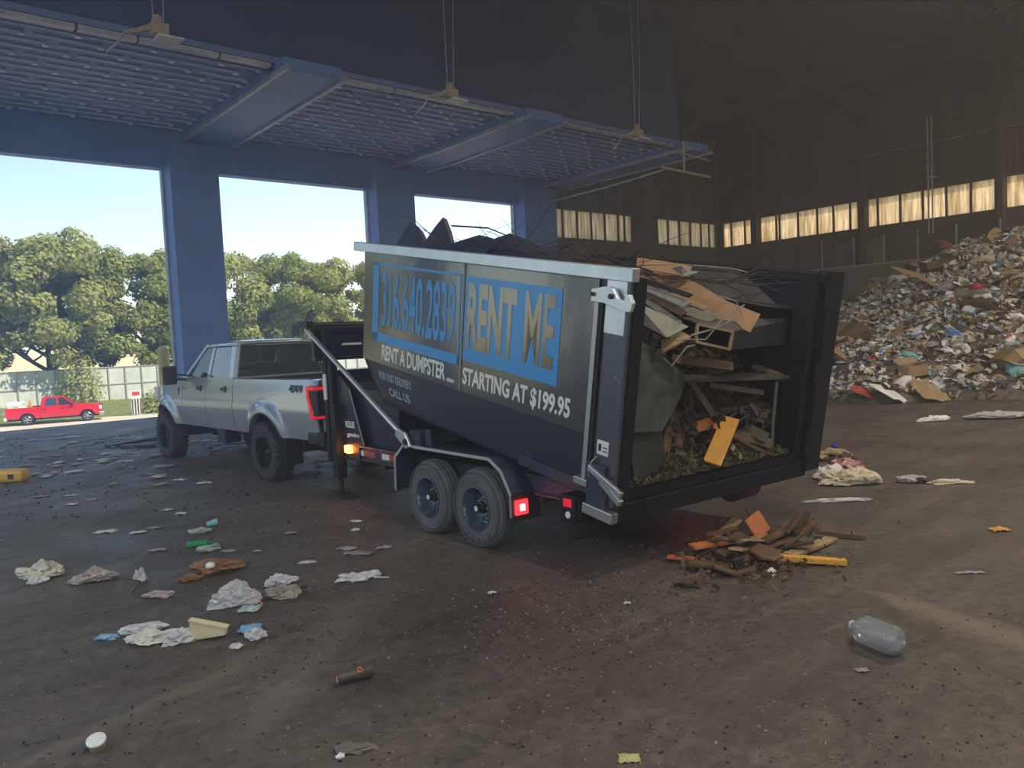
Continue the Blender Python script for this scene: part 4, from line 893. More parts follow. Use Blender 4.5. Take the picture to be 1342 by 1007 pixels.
L('shelf_board', ribbon([bpt(885, 497, .5), bpt(1030, 492, .25)], Fd + Rt * .2, .22, .03), mat('weathered_board', (.07, .065, .05), .85, var=.4, scale=6), 'long weathered plank lying across the middle of the load', 'plank')
L('flat_log', MB().tube([bpt(905, 545, .6), bpt(1000, 530, .35)], .055, 10, r2=.04), mat('weathered_board', (.1, .1, .1)), 'weathered post below the long weathered plank', 'log', smooth=50)
L('metal_strip', ribbon([bpt(1018, 500, .2), bpt(1013, 555, .15), bpt(1011, 612, .1)], Rt, .045, .01), mat('dull_strip', (.10, .10, .09), .6), 'upright dull metal strip near the far wall of the bin', 'metal strip')
L('roots', MB().tube([bpt(960, 572, .2), bpt(990, 588, .1), bpt(1010, 597, .05)], .02, 6), m_wood, 'bent branch right of the orange-yellow board', 'branch')
for i, (a, b_, w, m, lab) in enumerate((((950, 575), (972, 602), .05, m_woodl, 'pale splintered stick crossing behind the orange-yellow board'), ((962, 568), (1010, 582), .10, m_wood, 'flat brown slab right of the orange-yellow board'), ((945, 600), (960, 612), .09, m_wood, 'small brown block at the foot of the orange-yellow board'),
    ((975, 560), (1005, 575), .12, mat('weathered_board', (.1, .1, .1)), 'broad weathered slab in the lower far part of the load'), ((968, 610), (1005, 600), .06, m_wood, 'brown stick lying on the sill litter near the far post'), ((985, 590), (1010, 614), .04, m_woodl, 'thin pale stick standing in the far bottom corner'),
    ((865, 632), (875, 645), .05, m_woodl, 'small pale chunk on the litter near the near post'), ((905, 500), (935, 545), .06, m_twig, 'dark broken stick leaning in the centre of the load'), ((930, 505), (1000, 515), .05, m_twig, 'dark stick under the long weathered plank'), ((880, 470), (960, 480), .08, m_wood, 'brown lath above the long weathered plank'))):
    L('stick', ribbon([bpt(*a, .3), bpt(*b_, .08)], Rt * .7 + Up * .6, w, .022), m, lab, 'wood scrap')
for i, (pts, lab) in enumerate((([(885, 445), (925, 445), (950, 415), (975, 400)], 'thin wire looping over the yellow-edged cabinet'), ([(870, 470), (880, 480), (900, 455), (912, 452)], 'short wire loop under the tan board'), ([(940, 388), (965, 395), (972, 412), (940, 430), (905, 440)], 'thin wire arching over the cardboard strip'), ([(806, 495), (824, 515), (828, 522)], 'thin wire poking out past the near post'))):
    L('wire', MB().tube([bpt(x, y, .0 + .05 * (k % 2)) for k, (x, y) in enumerate(pts)], .007, 6), m_dry, lab, 'wire')
# things showing above the rim: dark roofing sheets, brush
m_tarp = mat('dark_sheeting', (.012, .024, .065), .6, var=.25)
def peak(base0, base1, top_, thick, lab):
    b0, b1, tp = onX(5.6, *base0), onX(5.6, *base1), onX(5.6, *top_); dn = Vector((0, 0, -.5))
    mb = MB(); n = Vector((thick, 0, 0)); l_ = b0.lerp(tp, .6) + Vector((0, 0, .015)); r_ = b1.lerp(tp, .5) + Vector((0, 0, .05))
    pts = [b0 + dn, b0, l_, tp, r_, b1, b1 + dn]; K = len(pts)
    mb.add([p - n * .5 for p in pts] + [p + n * .5 + Vector((0, 0, -.02)) for p in pts], [tuple(range(K)), tuple(range(K, 2 * K))[::-1]] + [(i, (i + 1) % K, K + (i + 1) % K, K + i) for i in range(K)])
    return single('tarp_peak', mb, m_tarp, lab, 'tarp')
peak((523, 320), (562, 322), (541, 291), .07, 'first dark pointed fold of sheeting rising above the front of the rim')
peak((556, 322), (596, 328), (583, 285), .06, 'tallest dark pointed fold of sheeting rising above the rim')
def hump(pts, X_, w, lab):
    P_ = [onX(X_, *p) for p in pts]; mb = MB(); K = len(P_)
    vs = []; 
    for p in P_: vs += [p + Vector((-w, 0, -.35)), p + Vector((-w * .4, 0, -.06)), p, p + Vector((w * .4, 0, -.06)), p + Vector((w, 0, -.35))]
    fs = [(5 * i + j, 5 * i + j + 1, 5 * i + 6 + j, 5 * i + 5 + j) for i in range(K - 1) for j in range(4)]
    return single('dark_sheeting', mb.add(vs, fs), m_tarp, lab, 'sheeting', solid=.02)
hump([(596, 324), (605, 316), (628, 309), (645, 313), (660, 320)], 5.7, .5, 'low dark hump of sheeting behind the tallest fold')
hump([(640, 322), (668, 307), (690, 315), (720, 330), (770, 338)], 5.9, .5, 'long dark hump of sheeting tapering toward the rear above the rim')
def twigs(seed, p0, p1, n, lab, name='brush_bundle', h=.3):
    r = random.Random(seed); mb = MB()
    for i in range(n):
        a = Vector(p0).lerp(Vector(p1), r.random()) + Vector((r.uniform(-.3, .3), 0, -.08)); d = (Vector(p1) - Vector(p0)).normalized() * r.choice((-1, 1)); pts = [a]
        for k in range(5): d = (d + Vector((r.uniform(-.3, .3), r.uniform(-.3, .3), r.uniform(-.28, .32)))).normalized(); pts.append(pts[-1] + d * r.uniform(.08, .22) + Vector((0, 0, .02)))
        zt = max(p0[2], p1[2]) + h
        for q in pts: q.z = min(q.z, zt)
        mb.tube(pts, r.uniform(.004, .010), 5, r2=.002)
    return single(name, mb, m_twig, lab, 'brush')
twigs(4, onX(5.6, 600, 312), onX(5.6, 705, 322), 26, 'tangle of thin twigs against the sky above the rim')
twigs(5, onX(5.5, 740, 333), onX(5.5, 840, 345), 40, 'dense brush tangle along the rim toward the near rear corner', h=.12)
twigs(6, bl(1.3, 1.2, 2.0), bl(2.2, .5, 1.95), 26, 'brush tangle lying along the far rim', h=.1)
L('branch', MB().tube([onX(5.6, 592, 296), onX(5.6, 640, 299), onX(5.6, 672, 312), onX(5.6, 700, 322)], .012, 6, r2=.005), m_twig, 'long bare branch arching above the rim', 'branch')
L('branch', MB().tube([onX(5.5, 735, 325), onX(5.5, 752, 318), onX(5.5, 765, 336)], .018, 6, r2=.008), m_twig, 'forked dark branch standing up over the long hump', 'branch')
L('branch', MB().tube([onX(5.5, 824, 338), onX(5.5, 838, 328), onX(5.5, 850, 325)], .012, 6, r2=.004), m_twig, 'curved branch tip above the near rear corner of the rim', 'branch')

# ------------------------------------------------------------------ wood spilled on the floor
def fl(px, py, z=0): return at(px, py, z)
def board(a, za, b_, zb, w, th, m, lab, wd=None, name='plank', cat='plank', mid=None):
    p, q = fl(*a, za), fl(*b_, zb); d = (q - p).normalized(); wv = wd or Vector((-d.y, d.x, 0)); pts = [p, q] if mid is None else [p, fl(*mid[0], mid[1]), q]
    return single(name, ribbon(pts, wv, w, th), m, lab, cat, bevel=.003)
GW = None
board((993, 729), .07, (1109, 737), .03, .085, .045, m_yw, 'long yellow-orange plank at the front of the spilled wood')
board((1035, 728), .05, (1090, 706), .02, .13, .03, m_woodl, 'dull yellow board lying behind the long yellow-orange plank')
board((1068, 697), .05, (1135, 705), .02, .05, .04, m_wood, 'dark thin plank sticking out at the far side of the spilled wood')
board((906, 717), .10, (976, 706), .12, .13, .03, m_ow, 'flat orange board lit red at the near end of the spilled wood')
board((1000, 700), .16, (985, 676), .34, .17, .03, m_ow, 'upright orange board end in the middle of the spilled wood', wd=Vector((.9, -.4, 0)))
board((970, 722), .08, (1000, 700), .15, .10, .04, m_woodl, 'tan plank leaning up beside the upright orange board end')
board((985, 722), .06, (1070, 690), .20, .16, .025, m_wood, 'broad brown plank running up to the back of the spilled wood')
board((1000, 710), .14, (1062, 678), .28, .09, .03, m_wood, 'upper brown plank of the back fan of spilled wood')
board((1025, 716), .08, (1068, 684), .26, .10, .03, m_wood, 'brown plank at the right of the back fan of spilled wood')
board((1030, 698), .2, (1048, 674), .36, .07, .03, m_wood, 'short stub standing highest in the spilled wood')
board((1042, 700), .18, (1058, 672), .33, .06, .03, m_twig, 'dark stub beside the highest stub of spilled wood')
board((902, 738), .06, (955, 742), .05, .13, .03, m_wood, 'brown plank at the near left of the spilled wood')
board((935, 742), .09, (990, 746), .07, .10, .02, m_wood, 'curved thin brown board low in front of the spilled wood', mid=((965, 752), .02))
board((875, 730), .03, (910, 733), .03, .08, .02, m_ow, 'small reddish board chip at the near edge of the spilled wood')
board((885, 762), .03, (912, 755), .10, .14, .02, m_wood, 'folded brown board piece nearest the camera')
board((912, 755), .10, (918, 768), .02, .08, .02, m_wood, 'bent flap of brown board beside the folded piece')
board((930, 720), .05, (985, 725), .10, .12, .03, m_wood, 'brown plank buried under the orange board')
board((920, 730), .04, (975, 735), .06, .09, .03, m_twig, 'dark plank buried low in the spilled wood')
board((960, 735), .04, (1010, 728), .08, .10, .03, m_twig, 'dark board under the long yellow-orange plank')
single('metal_rod', MB().tube([fl(976, 665, .42), fl(996, 702, .12)], .008, 6), m_twig, 'thin rod sticking up from the spilled wood', 'rod')
blob('plastic_ball', fl(1010, 756, 0), .05, .04, .045, m_white, 'small white round knob at the front of the spilled wood', 'knob', 8)
single('crossed_stick', MB().tube([fl(1000, 735, .06), fl(1012, 752, .05), fl(1030, 748, .02)], .008, 6), m_twig, 'thin bent stick beside the white knob', 'stick')
for i_ in range(16):
    a_ = rnd.uniform(0, 3.1); c_ = fl(rnd.gauss(975, 32), rnd.gauss(726, 9)); l_ = rnd.uniform(.16, .4); dx_ = Vector((cos(a_) * l_, sin(a_) * l_, rnd.uniform(-.1, .1))); z_ = rnd.uniform(.07, .17); c_.z = z_
    tag(obj('broken_board', ribbon([c_ - dx_, c_ + dx_], Vector((-sin(a_), cos(a_), rnd.uniform(-.5, .5))), rnd.uniform(.05, .13), .02), rnd.choice((m_wood, m_wood, m_twig, m_woodl))), 'short broken board lying among the spilled wood', 'board', 'short broken boards in the spilled wood')
litter('wood_splinters', 700, lambda r: (lambda p: (p.x, p.y, .012 + r.random() * .05))(fl(r.gauss(985, 48), min(790, max(690, r.gauss(732, 16))))), .03, m_wood, 'splinters around the spilled wood', 15)
blob('broken_board_heap', fl(985, 730), .36, .24, .08, m_wood, 'low heap of broken brown boards under the spilled planks', 'wood heap', 4, amp=.2)

# ------------------------------------------------------------------ waste pile
def zw(Y):  # height against the right wall
    pts = [(22, .8), (20, 2.3), (18, 3.4), (16, 4.5), (14, 5.2), (12, 5.7), (9, 6.1), (4, 6.3), (0, 5.0), (-6, 1)]
    if Y >= pts[0][0]: return .8 - (Y - 22) * .3
    for (a, za), (b_, zb_) in zip(pts, pts[1:]):
        if Y >= b_: return zb_ + (za - zb_) * (Y - b_) / (a - b_)
    return 0
def xt(Y):
    pts = [(24, 33), (20, 28.5), (15, 24.5), (10, 19.6), (8, 20.6), (6.5, 22), (3, 24), (-6, 34)]
    if Y >= 24: return 33 + (Y - 24)
    for (a, xa), (b_, xb) in zip(pts, pts[1:]):
        if Y >= b_: return xb + (xa - xb) * (Y - b_) / (a - b_)
    return 36
def hp(X, Y):
    x0 = xt(Y) + .7 * nz((0, Y, 0), .5); t = (X - x0) / (38.6 - x0)
    if t <= 0: return -.1
    return zw(Y) * (min(t, 1) ** .82) + .28 * nz((X, Y, 0), .55) * min(1, t * 5) + .14 * nz((X, Y, 3), 1.7) * min(1, t * 6)
m_mound = mat('pile_mass', (.06, .048, .038), .95, var=.6, scale=3, col2=(.20, .17, .14), bump=1, bscale=9)
o = obj('waste_mound', MB().grid(lambda u, v: (18.5 + 20.1 * u, -4 + 28 * v, hp(18.5 + 20.1 * u, -4 + 28 * v)), 110, 150), m_mound); tag(o, 'mass of mixed rubbish heaped against the concrete wall', 'waste', kind='stuff')
PC = {'white': ((.80, .80, .80), 13), 'grey': ((.42, .42, .43), 6), 'tan': ((.38, .26, .14), 8), 'brown': ((.16, .10, .055), 5), 'cream': ((.62, .55, .42), 6), 'dark': ((.06, .05, .05), 4), 'blue': ((.10, .26, .55), .9), 'red': ((.45, .06, .05), .5), 'teal': ((.20, .45, .45), .3), 'pale_blue': ((.55, .64, .75), 3)}
PM = {k: mat('scrap_' + k, v[0], .7, var=.15, scale=5) for k, v in PC.items()}
def pile_pt(r, near=True):
    while 1:
        Y = r.uniform(4.5, 22); X = r.uniform(xt(Y), 38.5)
        z = hp(X, Y)
        if z > 0: return X, Y, z
def scraps(n, sz, seed, keys, name, lab):
    r = random.Random(seed)
    vs = []; fs = []; mi = []
    tot = [PC[k][1] for k in keys]
    for i in range(n):
        X, Y, z = pile_pt(r); s = sz * r.uniform(.4, 1.4); q = r.choices(range(len(keys)), tot)[0]
        u = Vector((r.gauss(0, 1), r.gauss(0, 1), r.gauss(0, .45))).normalized(); t2 = Vector((r.gauss(0, 1), r.gauss(0, 1), r.gauss(0, .8))).normalized(); n_ = u.cross(t2).normalized(); v = n_.cross(u)
        p = Vector((X, Y, z + .04 + r.random() * .10)); el = r.uniform(.35, .9); k = len(vs)
        for a in range(3):
            for b_ in range(3):
                vs.append(p + u * (a - 1) * s + v * (b_ - 1) * s * el + n_ * r.uniform(-.45, .45) * s + Vector((r.uniform(-.25, .25), r.uniform(-.25, .25), 0)) * s)
        for a in range(2):
            for b_ in range(2): fs.append((k + a * 3 + b_, k + a * 3 + b_ + 1, k + a * 3 + b_ + 4, k + a * 3 + b_ + 3)); mi.append(q)
    me = bpy.data.meshes.new(name); me.from_pydata(vs, [], fs)
    for kk in keys: me.materials.append(PM[kk])
    me.polygons.foreach_set('material_index', mi)
    o = obj(name, me, None); tag(o, lab, 'litter', kind='stuff')
scraps(15000, .105, 21, list(PC), 'mixed_scraps', 'crumpled paper, plastic and card scraps covering the heap')
# individual larger pieces on the pile: a few prototype meshes, copied
def crumple_mesh(name, w, l, h, seed, m, n=7, fold=.5):
    r = random.Random(seed); mb = MB()
    def fn(u, v):
        x, y = (u - .5) * w, (v - .5) * l
        return (x * (1 + .25 * nz((x * 3 / w, y * 3 / l, seed), 1)), y * (1 + .25 * nz((y * 3 / l, x * 3 / w, seed + 5), 1)), h * ((.45 + .5 * nz((x * 2 / w, y * 2 / l, seed * 1.7), 1.1)) * (1 - .8 * max(abs(u - .5), abs(v - .5)) * 2 ** 1) + .45 * nz((x * 7 / w, y * 7 / l, seed), 1.2)))
    mb.grid(fn, n, n); me = mb.mesh(name, m); return me
def bag_mesh(name, s, seed, m, sub=3):
    import bmesh
    bm = bmesh.new(); bmesh.ops.create_icosphere(bm, subdivisions=sub, radius=s)
    for v in bm.verts:
        d = v.co.normalized(); k = 1 + .45 * noise.noise(d * 1.6 + Vector((seed, 0, 0))) + .35 * abs(noise.noise(d * 4 + Vector((0, seed, 0)))); v.co = Vector((d.x * k * s * 1.2, d.y * k * s * .9, d.z * k * s * .6))
    me = bpy.data.meshes.new(name); bm.to_mesh(me); bm.free(); me.materials.append(m); me.polygons.foreach_set('use_smooth', [True] * len(me.polygons)); me.set_sharp_from_angle(angle=radians(25)); return me
protoP = []
for key, n, lab in (('tan', 36, 'tan cardboard sheet lying on the waste heap'), ('cream', 14, 'cream card sheet lying on the waste heap')):
    protoP.append(('cardboard_sheet', [crumple_mesh('cardboard_sheet', .9, .7, .12, 31 + s, PM[key], 4) for s in range(3)], n, lab, 'cardboard', key + ' card sheets on the heap', (.6, 1.5)))
for key, n, lab in (('white', 120, 'white plastic bag on the waste heap'), ('pale_blue', 22, 'pale blue plastic bag on the waste heap'), ('grey', 24, 'grey plastic bag on the waste heap'), ('dark', 16, 'black rubbish bag on the waste heap'), ('blue', 5, 'bright blue bag on the waste heap'), ('red', 6, 'red bag on the waste heap'), ('teal', 2, 'teal bag on the waste heap')):
    protoP.append(('plastic_bag', [bag_mesh('plastic_bag', .23, 41 + s, PM[key], 2) for s in range(3)], n, lab, 'bag', key.replace('_', ' ') + ' bags on the heap', (.35, 1.05)))
def box_mesh(m):
    mb = MB(); mb.box(-.3, .3, -.22, .22, 0, .02).box(-.3, -.28, -.22, .22, 0, .3).box(.28, .3, -.22, .22, 0, .3).box(-.3, .3, -.22, -.2, 0, .3).box(-.3, .3, .2, .22, 0, .3)
    mb.add([(-.3, -.22, .3), (.3, -.22, .3), (.3, -.42, .42), (-.3, -.42, .42)], [(0, 1, 2, 3)]); return mb.mesh('cardboard_box', m)
protoP.append(('cardboard_box', [box_mesh(PM['tan'])], 26, 'open cardboard box on the waste heap', 'box', 'open boxes on the heap', (.6, 1.4)))
protoP.append(('cardboard_box', [box_mesh(PM['brown'])], 10, 'dark brown cardboard box on the waste heap', 'box', 'dark boxes on the heap', (.6, 1.3)))
r = random.Random(99)
for nm, mes, n, lab, cat, grp, (s0, s1) in protoP:
    for i in range(n):
        X, Y, z = pile_pt(r); o = bpy.data.objects.new(nm, mes[i % len(mes)]); C.objects.link(o); o.location = (X, Y, z + .06)
        o.rotation_euler = (r.uniform(-.7, .5), r.uniform(-.8, .2), r.uniform(0, 6.28)); s = r.uniform(s0, s1); o.scale = (s, s, s); tag(o, lab, cat, grp)
def onpile(px, py):
    d = ray(px, py); t = 10.
    while t < 60:
        p = CAM + d * t
        if p.z < hp(p.x, p.y) or p.x > 38.5: return p
        t += .1
    return CAM + d * 30
for nm, px, py, me, s, lab, cat in (('cardboard_sheet', 1220, 374, crumple_mesh('cardboard_sheet', 1.9, .9, .15, 71, PM['tan'], 5), 1.2, 'widest tan cardboard sheet, high on the left slope of the waste heap', 'cardboard'),
    ('red_bag', 1133, 519, crumple_mesh('red_bag', .75, .6, .25, 72, PM['red'], 5), .85, 'bright red sheet at the foot of the waste heap', 'plastic sheet'),
    ('red_bag', 1241, 326, bag_mesh('red_bag', .3, 73, mat('dusky_red', (.28, .08, .07), .7), 2), 1.2, 'dusky red bag lodged on top of the concrete wall', 'bag'),
    ('red_bag', 1286, 384, bag_mesh('red_bag', .2, 74, mat('crimson', (.35, .02, .05), .6), 2), 1.3, 'crimson bag in the middle right of the waste heap', 'bag'),
    ('blue_bag', 1252, 441, bag_mesh('blue_bag', .2, 75, PM['blue'], 2), 0.9, 'bright blue bag near the middle of the waste heap', 'bag'),
    ('teal_bag', 1197, 472, bag_mesh('teal_bag', .22, 76, PM['teal'], 2), 0.9, 'pale teal bag low on the waste heap', 'bag'),
    ('teal_bag', 1333, 488, bag_mesh('teal_bag', .25, 77, PM['teal'], 2), 0.9, 'blue-green bag at the right foot of the waste heap', 'bag'),
    ('cardboard_sheet', 1295, 412, crumple_mesh('cardboard_sheet', 1.1, .9, .15, 78, PM['tan'], 5), 1.2, 'square brown cardboard right of centre on the waste heap', 'cardboard'),
    ('cardboard_sheet', 1218, 515, crumple_mesh('cardboard_sheet', .9, .6, .15, 79, PM['tan'], 5), 1.2, 'yellowish cardboard piece at the very foot of the waste heap', 'cardboard'),
    ('white_sheet', 1165, 522, crumple_mesh('white_sheet', .7, .5, .25, 80, PM['white'], 5), 1.2, 'white plastic sheet beside the red sheet at the heap foot', 'plastic sheet'),
    ('pink_card', 1113, 450, crumple_mesh('pink_card', .7, .6, .1, 81, mat('pink_card', (.5, .33, .28), .7), 4), 1.0, 'pinkish card at the near edge of the waste heap beside the bin', 'cardboard')):
    o = obj(nm, me, None); o.location = onpile(px, py) + Vector((-.15, 0, .1)); o.scale = (s, s, s); o.rotation_euler = (.1, -.5, r.uniform(0, 3)); tag(o, lab, cat)

# ------------------------------------------------------------------ litter on the floor
m_clear = mat('clear_plastic', (.85, .88, .92), .18, trans=.55, ior=1.3, alpha=.75)
m_pw = mat('film_white', (.50, .52, .56), .5, var=.25, scale=14); m_pg = mat('film_grey', (.26, .26, .28), .6, var=.3, scale=14)
m_foam = mat('cream_foam', (.62, .55, .36), .8, var=.08); m_green = mat('green_bottle', (.05, .36, .16), .2, trans=.3); m_lb = mat('light_blue_pack', (.22, .42, .66), .5, var=.2, scale=12)
m_rust = mat('rusty_paper', (.22, .11, .05), .7, var=.4, scale=14); m_pink = mat('pinkish_paper', (.34, .29, .29), .7, var=.3, scale=18); m_grn = mat('pale_green_film', (.36, .46, .42), .45, var=.2, scale=15)
def film_mesh(name, w, l, h, seed, m):
    import bmesh
    bm = bmesh.new(); bmesh.ops.create_icosphere(bm, subdivisions=4, radius=1)
    for v in bm.verts:
        d = v.co.normalized(); q = Vector((d.x * 1.3, d.y * 1.3, d.z)) + Vector((seed * 3.1, seed, 0)); k = .85 + .5 * noise.noise(q * 1.1) + .22 * (1 - 2 * abs(noise.noise(q * 3.1))) - .25 * abs(noise.noise(q * 6))
        v.co = Vector((d.x * k * w * .5, d.y * k * l * .5, max(-.25, d.z) * k * h * (1.0 + .4 * noise.noise(q * 2.))))
    me = bpy.data.meshes.new(name); bm.to_mesh(me); bm.free(); me.materials.append(m); return me
def sc(px, py, w, l, h, m, lab, cat, name, seed, rot=0., n=9, solid=.003):
    soft = any(k in name for k in ('bag', 'film', 'pouch', 'wrapper', 'paper', 'wrap'))
    if soft: solid = 0
    me = film_mesh(name, w * 1.15, l * 1.15, h * .8, seed, m) if soft else crumple_mesh(name, w, l, h, seed, m, n)
    zmin = min(v.co.z for v in me.vertices); me.transform(Matrix.Translation((0, 0, -zmin + .003)))
    me.polygons.foreach_set('use_smooth', [True] * len(me.polygons)); me.set_sharp_from_angle(angle=radians(28))
    o = obj(name, me, None, solid=solid); o.location = fl(px, py); o.rotation_euler = (0, 0, rot); return tag(o, lab, cat)
RV = -.70  # yaw whose local x runs across the view
sc(55, 757, .34, .22, .12, mat('yellowish_film', (.48, .48, .42), .5, var=.2, scale=12), 'large creamy plastic wrapper at the far left of the floor litter', 'wrapper', 'plastic_wrapper', 1, RV)
sc(48, 764, .18, .12, .05, m_pw, 'white film flap under the large creamy wrapper', 'plastic film', 'plastic_film', 2, RV + .3)
sc(122, 762, .34, .17, .10, m_pink, 'crumpled pinkish-grey paper right of the large creamy wrapper', 'paper', 'crumpled_paper', 3, RV + .4)
single('bent_straw', MB().tube([fl(150, 757, .04), fl(172, 760, .07), fl(184, 762, .05)], .006, 6).tube([fl(184, 762, .05), fl(172, 780, .01)], .005, 6), m_twig, 'bent dark stick with a pale scrap at its end', 'stick')
sc(185, 762, .10, .09, .10, m_pw, 'pale scrap caught on the bent dark stick', 'paper', 'paper_scrap', 4, RV)
rb_ = blob('brown_wrapper', fl(282, 750), .23, .13, .07, m_rust, 'rusty brown crushed carton with a dark opening', 'carton', 5, amp=.4, rot=RV, fr=1.4)
sc(248, 762, .20, .08, .05, m_rust, 'narrow torn tail trailing from the rusty brown carton', 'paper', 'torn_paper', 6, RV + .5)
blob('plastic_disc', fl(276, 744, .08), .045, .04, .035, m_white, 'round white lid on the rusty brown carton', 'lid', 7, amp=.05)
sc(208, 783, .24, .10, .05, m_pink, 'small pinkish wrapper below the bent dark stick', 'wrapper', 'food_wrapper', 8, RV)
sc(308, 792, .34, .26, .16, m_clear, 'clear crumpled plastic bag in the middle of the near litter', 'plastic bag', 'clear_bag', 9, RV + .3, 12)
sc(366, 767, .24, .15, .08, m_pw, 'white pouch with a blue edge', 'pouch', 'plastic_pouch', 10, RV + .15)
single('pouch_edge', ribbon([fl(348, 774, .02), fl(368, 773, .03), fl(384, 768, .03)], (0, 0, 1), .025, .004), m_lb, 'blue band lying along the white pouch', 'plastic strip')
sc(370, 784, .26, .13, .09, mat('olive_paper', (.25, .24, .20), .7, var=.3, scale=12), 'crumpled olive-grey paper just under the white pouch', 'paper', 'crumpled_paper', 11, RV)
blob('small_cap', fl(398, 772), .025, .025, .02, m_twig, 'tiny dark cap right of the white pouch', 'cap', 12)
fo = thing('foam_wedge', 'cream foam tray standing on its edge beside the white bags', 'tray', fl(275, 838))
q = Matrix.Rotation(RV, 4, 'Z')
obj('body', MB().prism([(-.13, 0), (.12, .03), (.13, .085), (-.13, .15)], -.025, .03, 'y', M=q), m_foam, fo, bevel=.006); obj('tray_rim', MB().prism([(-.135, .145), (.135, .08), (.135, .09), (-.135, .155)], -.03, .036, 'y', M=q), m_foam, fo)
sc(192, 829, .26, .12, .06, m_pw, 'upper white film piece of the three near the foam tray', 'plastic film', 'plastic_film', 13, RV + .3)
sc(200, 841, .32, .16, .07, mat('creamy_film', (.55, .56, .52), .5, var=.1), 'widest flat whitish bag left of the foam tray', 'plastic bag', 'flat_bag', 14, RV + .2)
blob('knotted_bag', fl(238, 841), .10, .07, .055, m_pw, 'knotted white bag touching the foam tray', 'plastic bag', 15, amp=.5, fr=3)
sc(328, 800, .16, .14, .04, mat('silver_green_pack', (.36, .48, .52), .4, var=.25, scale=20), 'silvery green snack packet below the clear bag', 'packet', 'snack_packet', 16, RV)
single('orange_wire', MB().tube([fl(322, 788, .03), fl(336, 782, .07), fl(344, 792, .02), fl(332, 800, .02)], .005, 6), m_ow, 'bent orange wire on the silvery green packet', 'wire')
sc(329, 826, .16, .15, .03, m_lb, 'light blue and white packet under the silvery green one', 'packet', 'snack_packet', 17, RV + .2)
sc(336, 838, .12, .09, .06, m_pw, 'small white crumpled paper below the light blue packet', 'paper', 'crumpled_paper', 18, RV)
sc(310, 850, .08, .06, .03, m_pw, 'tiny white scrap nearest the foam tray', 'paper', 'paper_scrap', 19, RV)
sc(141, 838, .15, .08, .03, m_lb, 'blue wrapper alone left of the whitish bag', 'wrapper', 'candy_wrapper', 20, RV)
sc(470, 760, .34, .14, .06, m_pw, 'long clear-white glove-like film on the bare floor', 'plastic film', 'plastic_film', 21, RV + .25, 10)
single('film_tail', MB().tube([fl(490, 757, .02), fl(510, 757, .015)], .006, 6), m_pw, 'narrow tail at the end of the long clear film', 'plastic strip')
sc(402, 738, .15, .07, .015, m_pw, 'flat pale oval scrap above the white pouch', 'paper', 'paper_scrap', 22, RV)
gb = thing('green_bottle', 'crushed green plastic bottle', 'bottle', Matrix.Translation(fl(262, 713, .035)) @ Matrix.Rotation(RV + .25, 4, 'Z') @ Matrix.Rotation(radians(90), 4, 'Y'))
obj('body', MB().lathe([(0, -.13), (.036, -.13), (.044, -.10), (.034, -.06), (.043, -.02), (.032, .03), (.042, .07), (.02, .10), (.014, .13), (0, .13)], None, 16), m_green, gb, smooth=40)
ca = thing('aqua_cup', 'small aqua cup lying at the top of the bottle row', 'cup', Matrix.Translation(fl(278, 686, .035)) @ Matrix.Rotation(RV + .5, 4, 'Z') @ Matrix.Rotation(radians(80), 4, 'Y'))
obj('cup_wall', MB().lathe([(0, -.06), (.032, -.06), (.042, .06), (.038, .06), (.029, -.055), (0, -.055)], None, 18), mat('aqua', (.20, .52, .55), .4), ca, smooth=40)
sc(262, 699, .20, .09, .05, m_grn, 'pale green film just above the crushed green bottle', 'plastic film', 'plastic_film', 23, RV + .3)
sc(275, 722, .20, .10, .06, m_grn, 'pale green film just below the crushed green bottle', 'plastic film', 'plastic_film', 24, RV + .5)
for i, (x, y, w, m, lab) in enumerate(((300, 723, .16, m_pg, 'dark grey twisted scrap right of the pale green film'), (338, 724, .10, m_pg, 'small grey lump right of the twisted scrap'), (138, 698, .24, m_pw, 'narrow white strip alone on the bluish floor'), (181, 699, .18, m_pw, 'bright scrap between two others on the bluish floor'),
    (203, 693, .15, m_pg, 'faint grey scrap next to the bright scrap'), (206, 722, .18, m_pg, 'thin grey stick-like scrap left of the bottles'), (220, 669, .14, m_pw, 'left one of two small white scraps below the silver truck'), (238, 674, .16, m_pw, 'right one of two small white scraps below the silver truck'),
    (94, 662, .16, m_pw, 'small white flattened cup left of the tan box scrap'), (120, 656, .16, m_pg, 'tan-grey crushed box scrap on the bluish floor'), (95, 650, .18, m_pw, 'thin white strip above the flattened cup'), (55, 652, .2, m_pg, 'grey scrap further left of the flattened cup'), (235, 630, .22, m_pw, 'white paper between the truck wheels, nearer the front'), (268, 634, .24, m_pw, 'white paper between the truck wheels, nearer the rear'),
    (165, 605, .3, m_pw, 'white plastic piece left of the front truck tyre'), (120, 601, .3, m_pg, 'grey plastic piece further left of the front truck tyre'), (95, 573, .5, m_pw, 'largest pale sheet near the sunlit edge'), (455, 720, .22, m_pg, 'grey-brown scrap before the front trailer tyre'), (475, 727, .2, mat('olive_scrap', (.2, .19, .14), .7), 'olive scrap right of the grey-brown scrap'), (464, 726, .2, m_pg, 'thin grey scrap under the olive scrap'),
    (466, 696, .10, m_pw, 'small round pale scrap between trailer tyre and litter'), (468, 684, .16, m_pw, 'thin white scrap above the small round pale scrap'), (504, 719, .16, m_pg, 'grey scrap close to the front trailer tyre'), (645, 779, .07, m_pw, 'tiny scrap in front of the rear trailer tyre'), (822, 793, .05, m_pw, 'tiny white scrap on the open floor'), (382, 700, .14, m_pg, 'faint scrap left of the gravel patch'))):
    sc(x, y, w, w * .5, .035, m, lab, 'scrap', 'litter_scrap', 60 + i, RV + rnd.uniform(-.3, .3), 6)
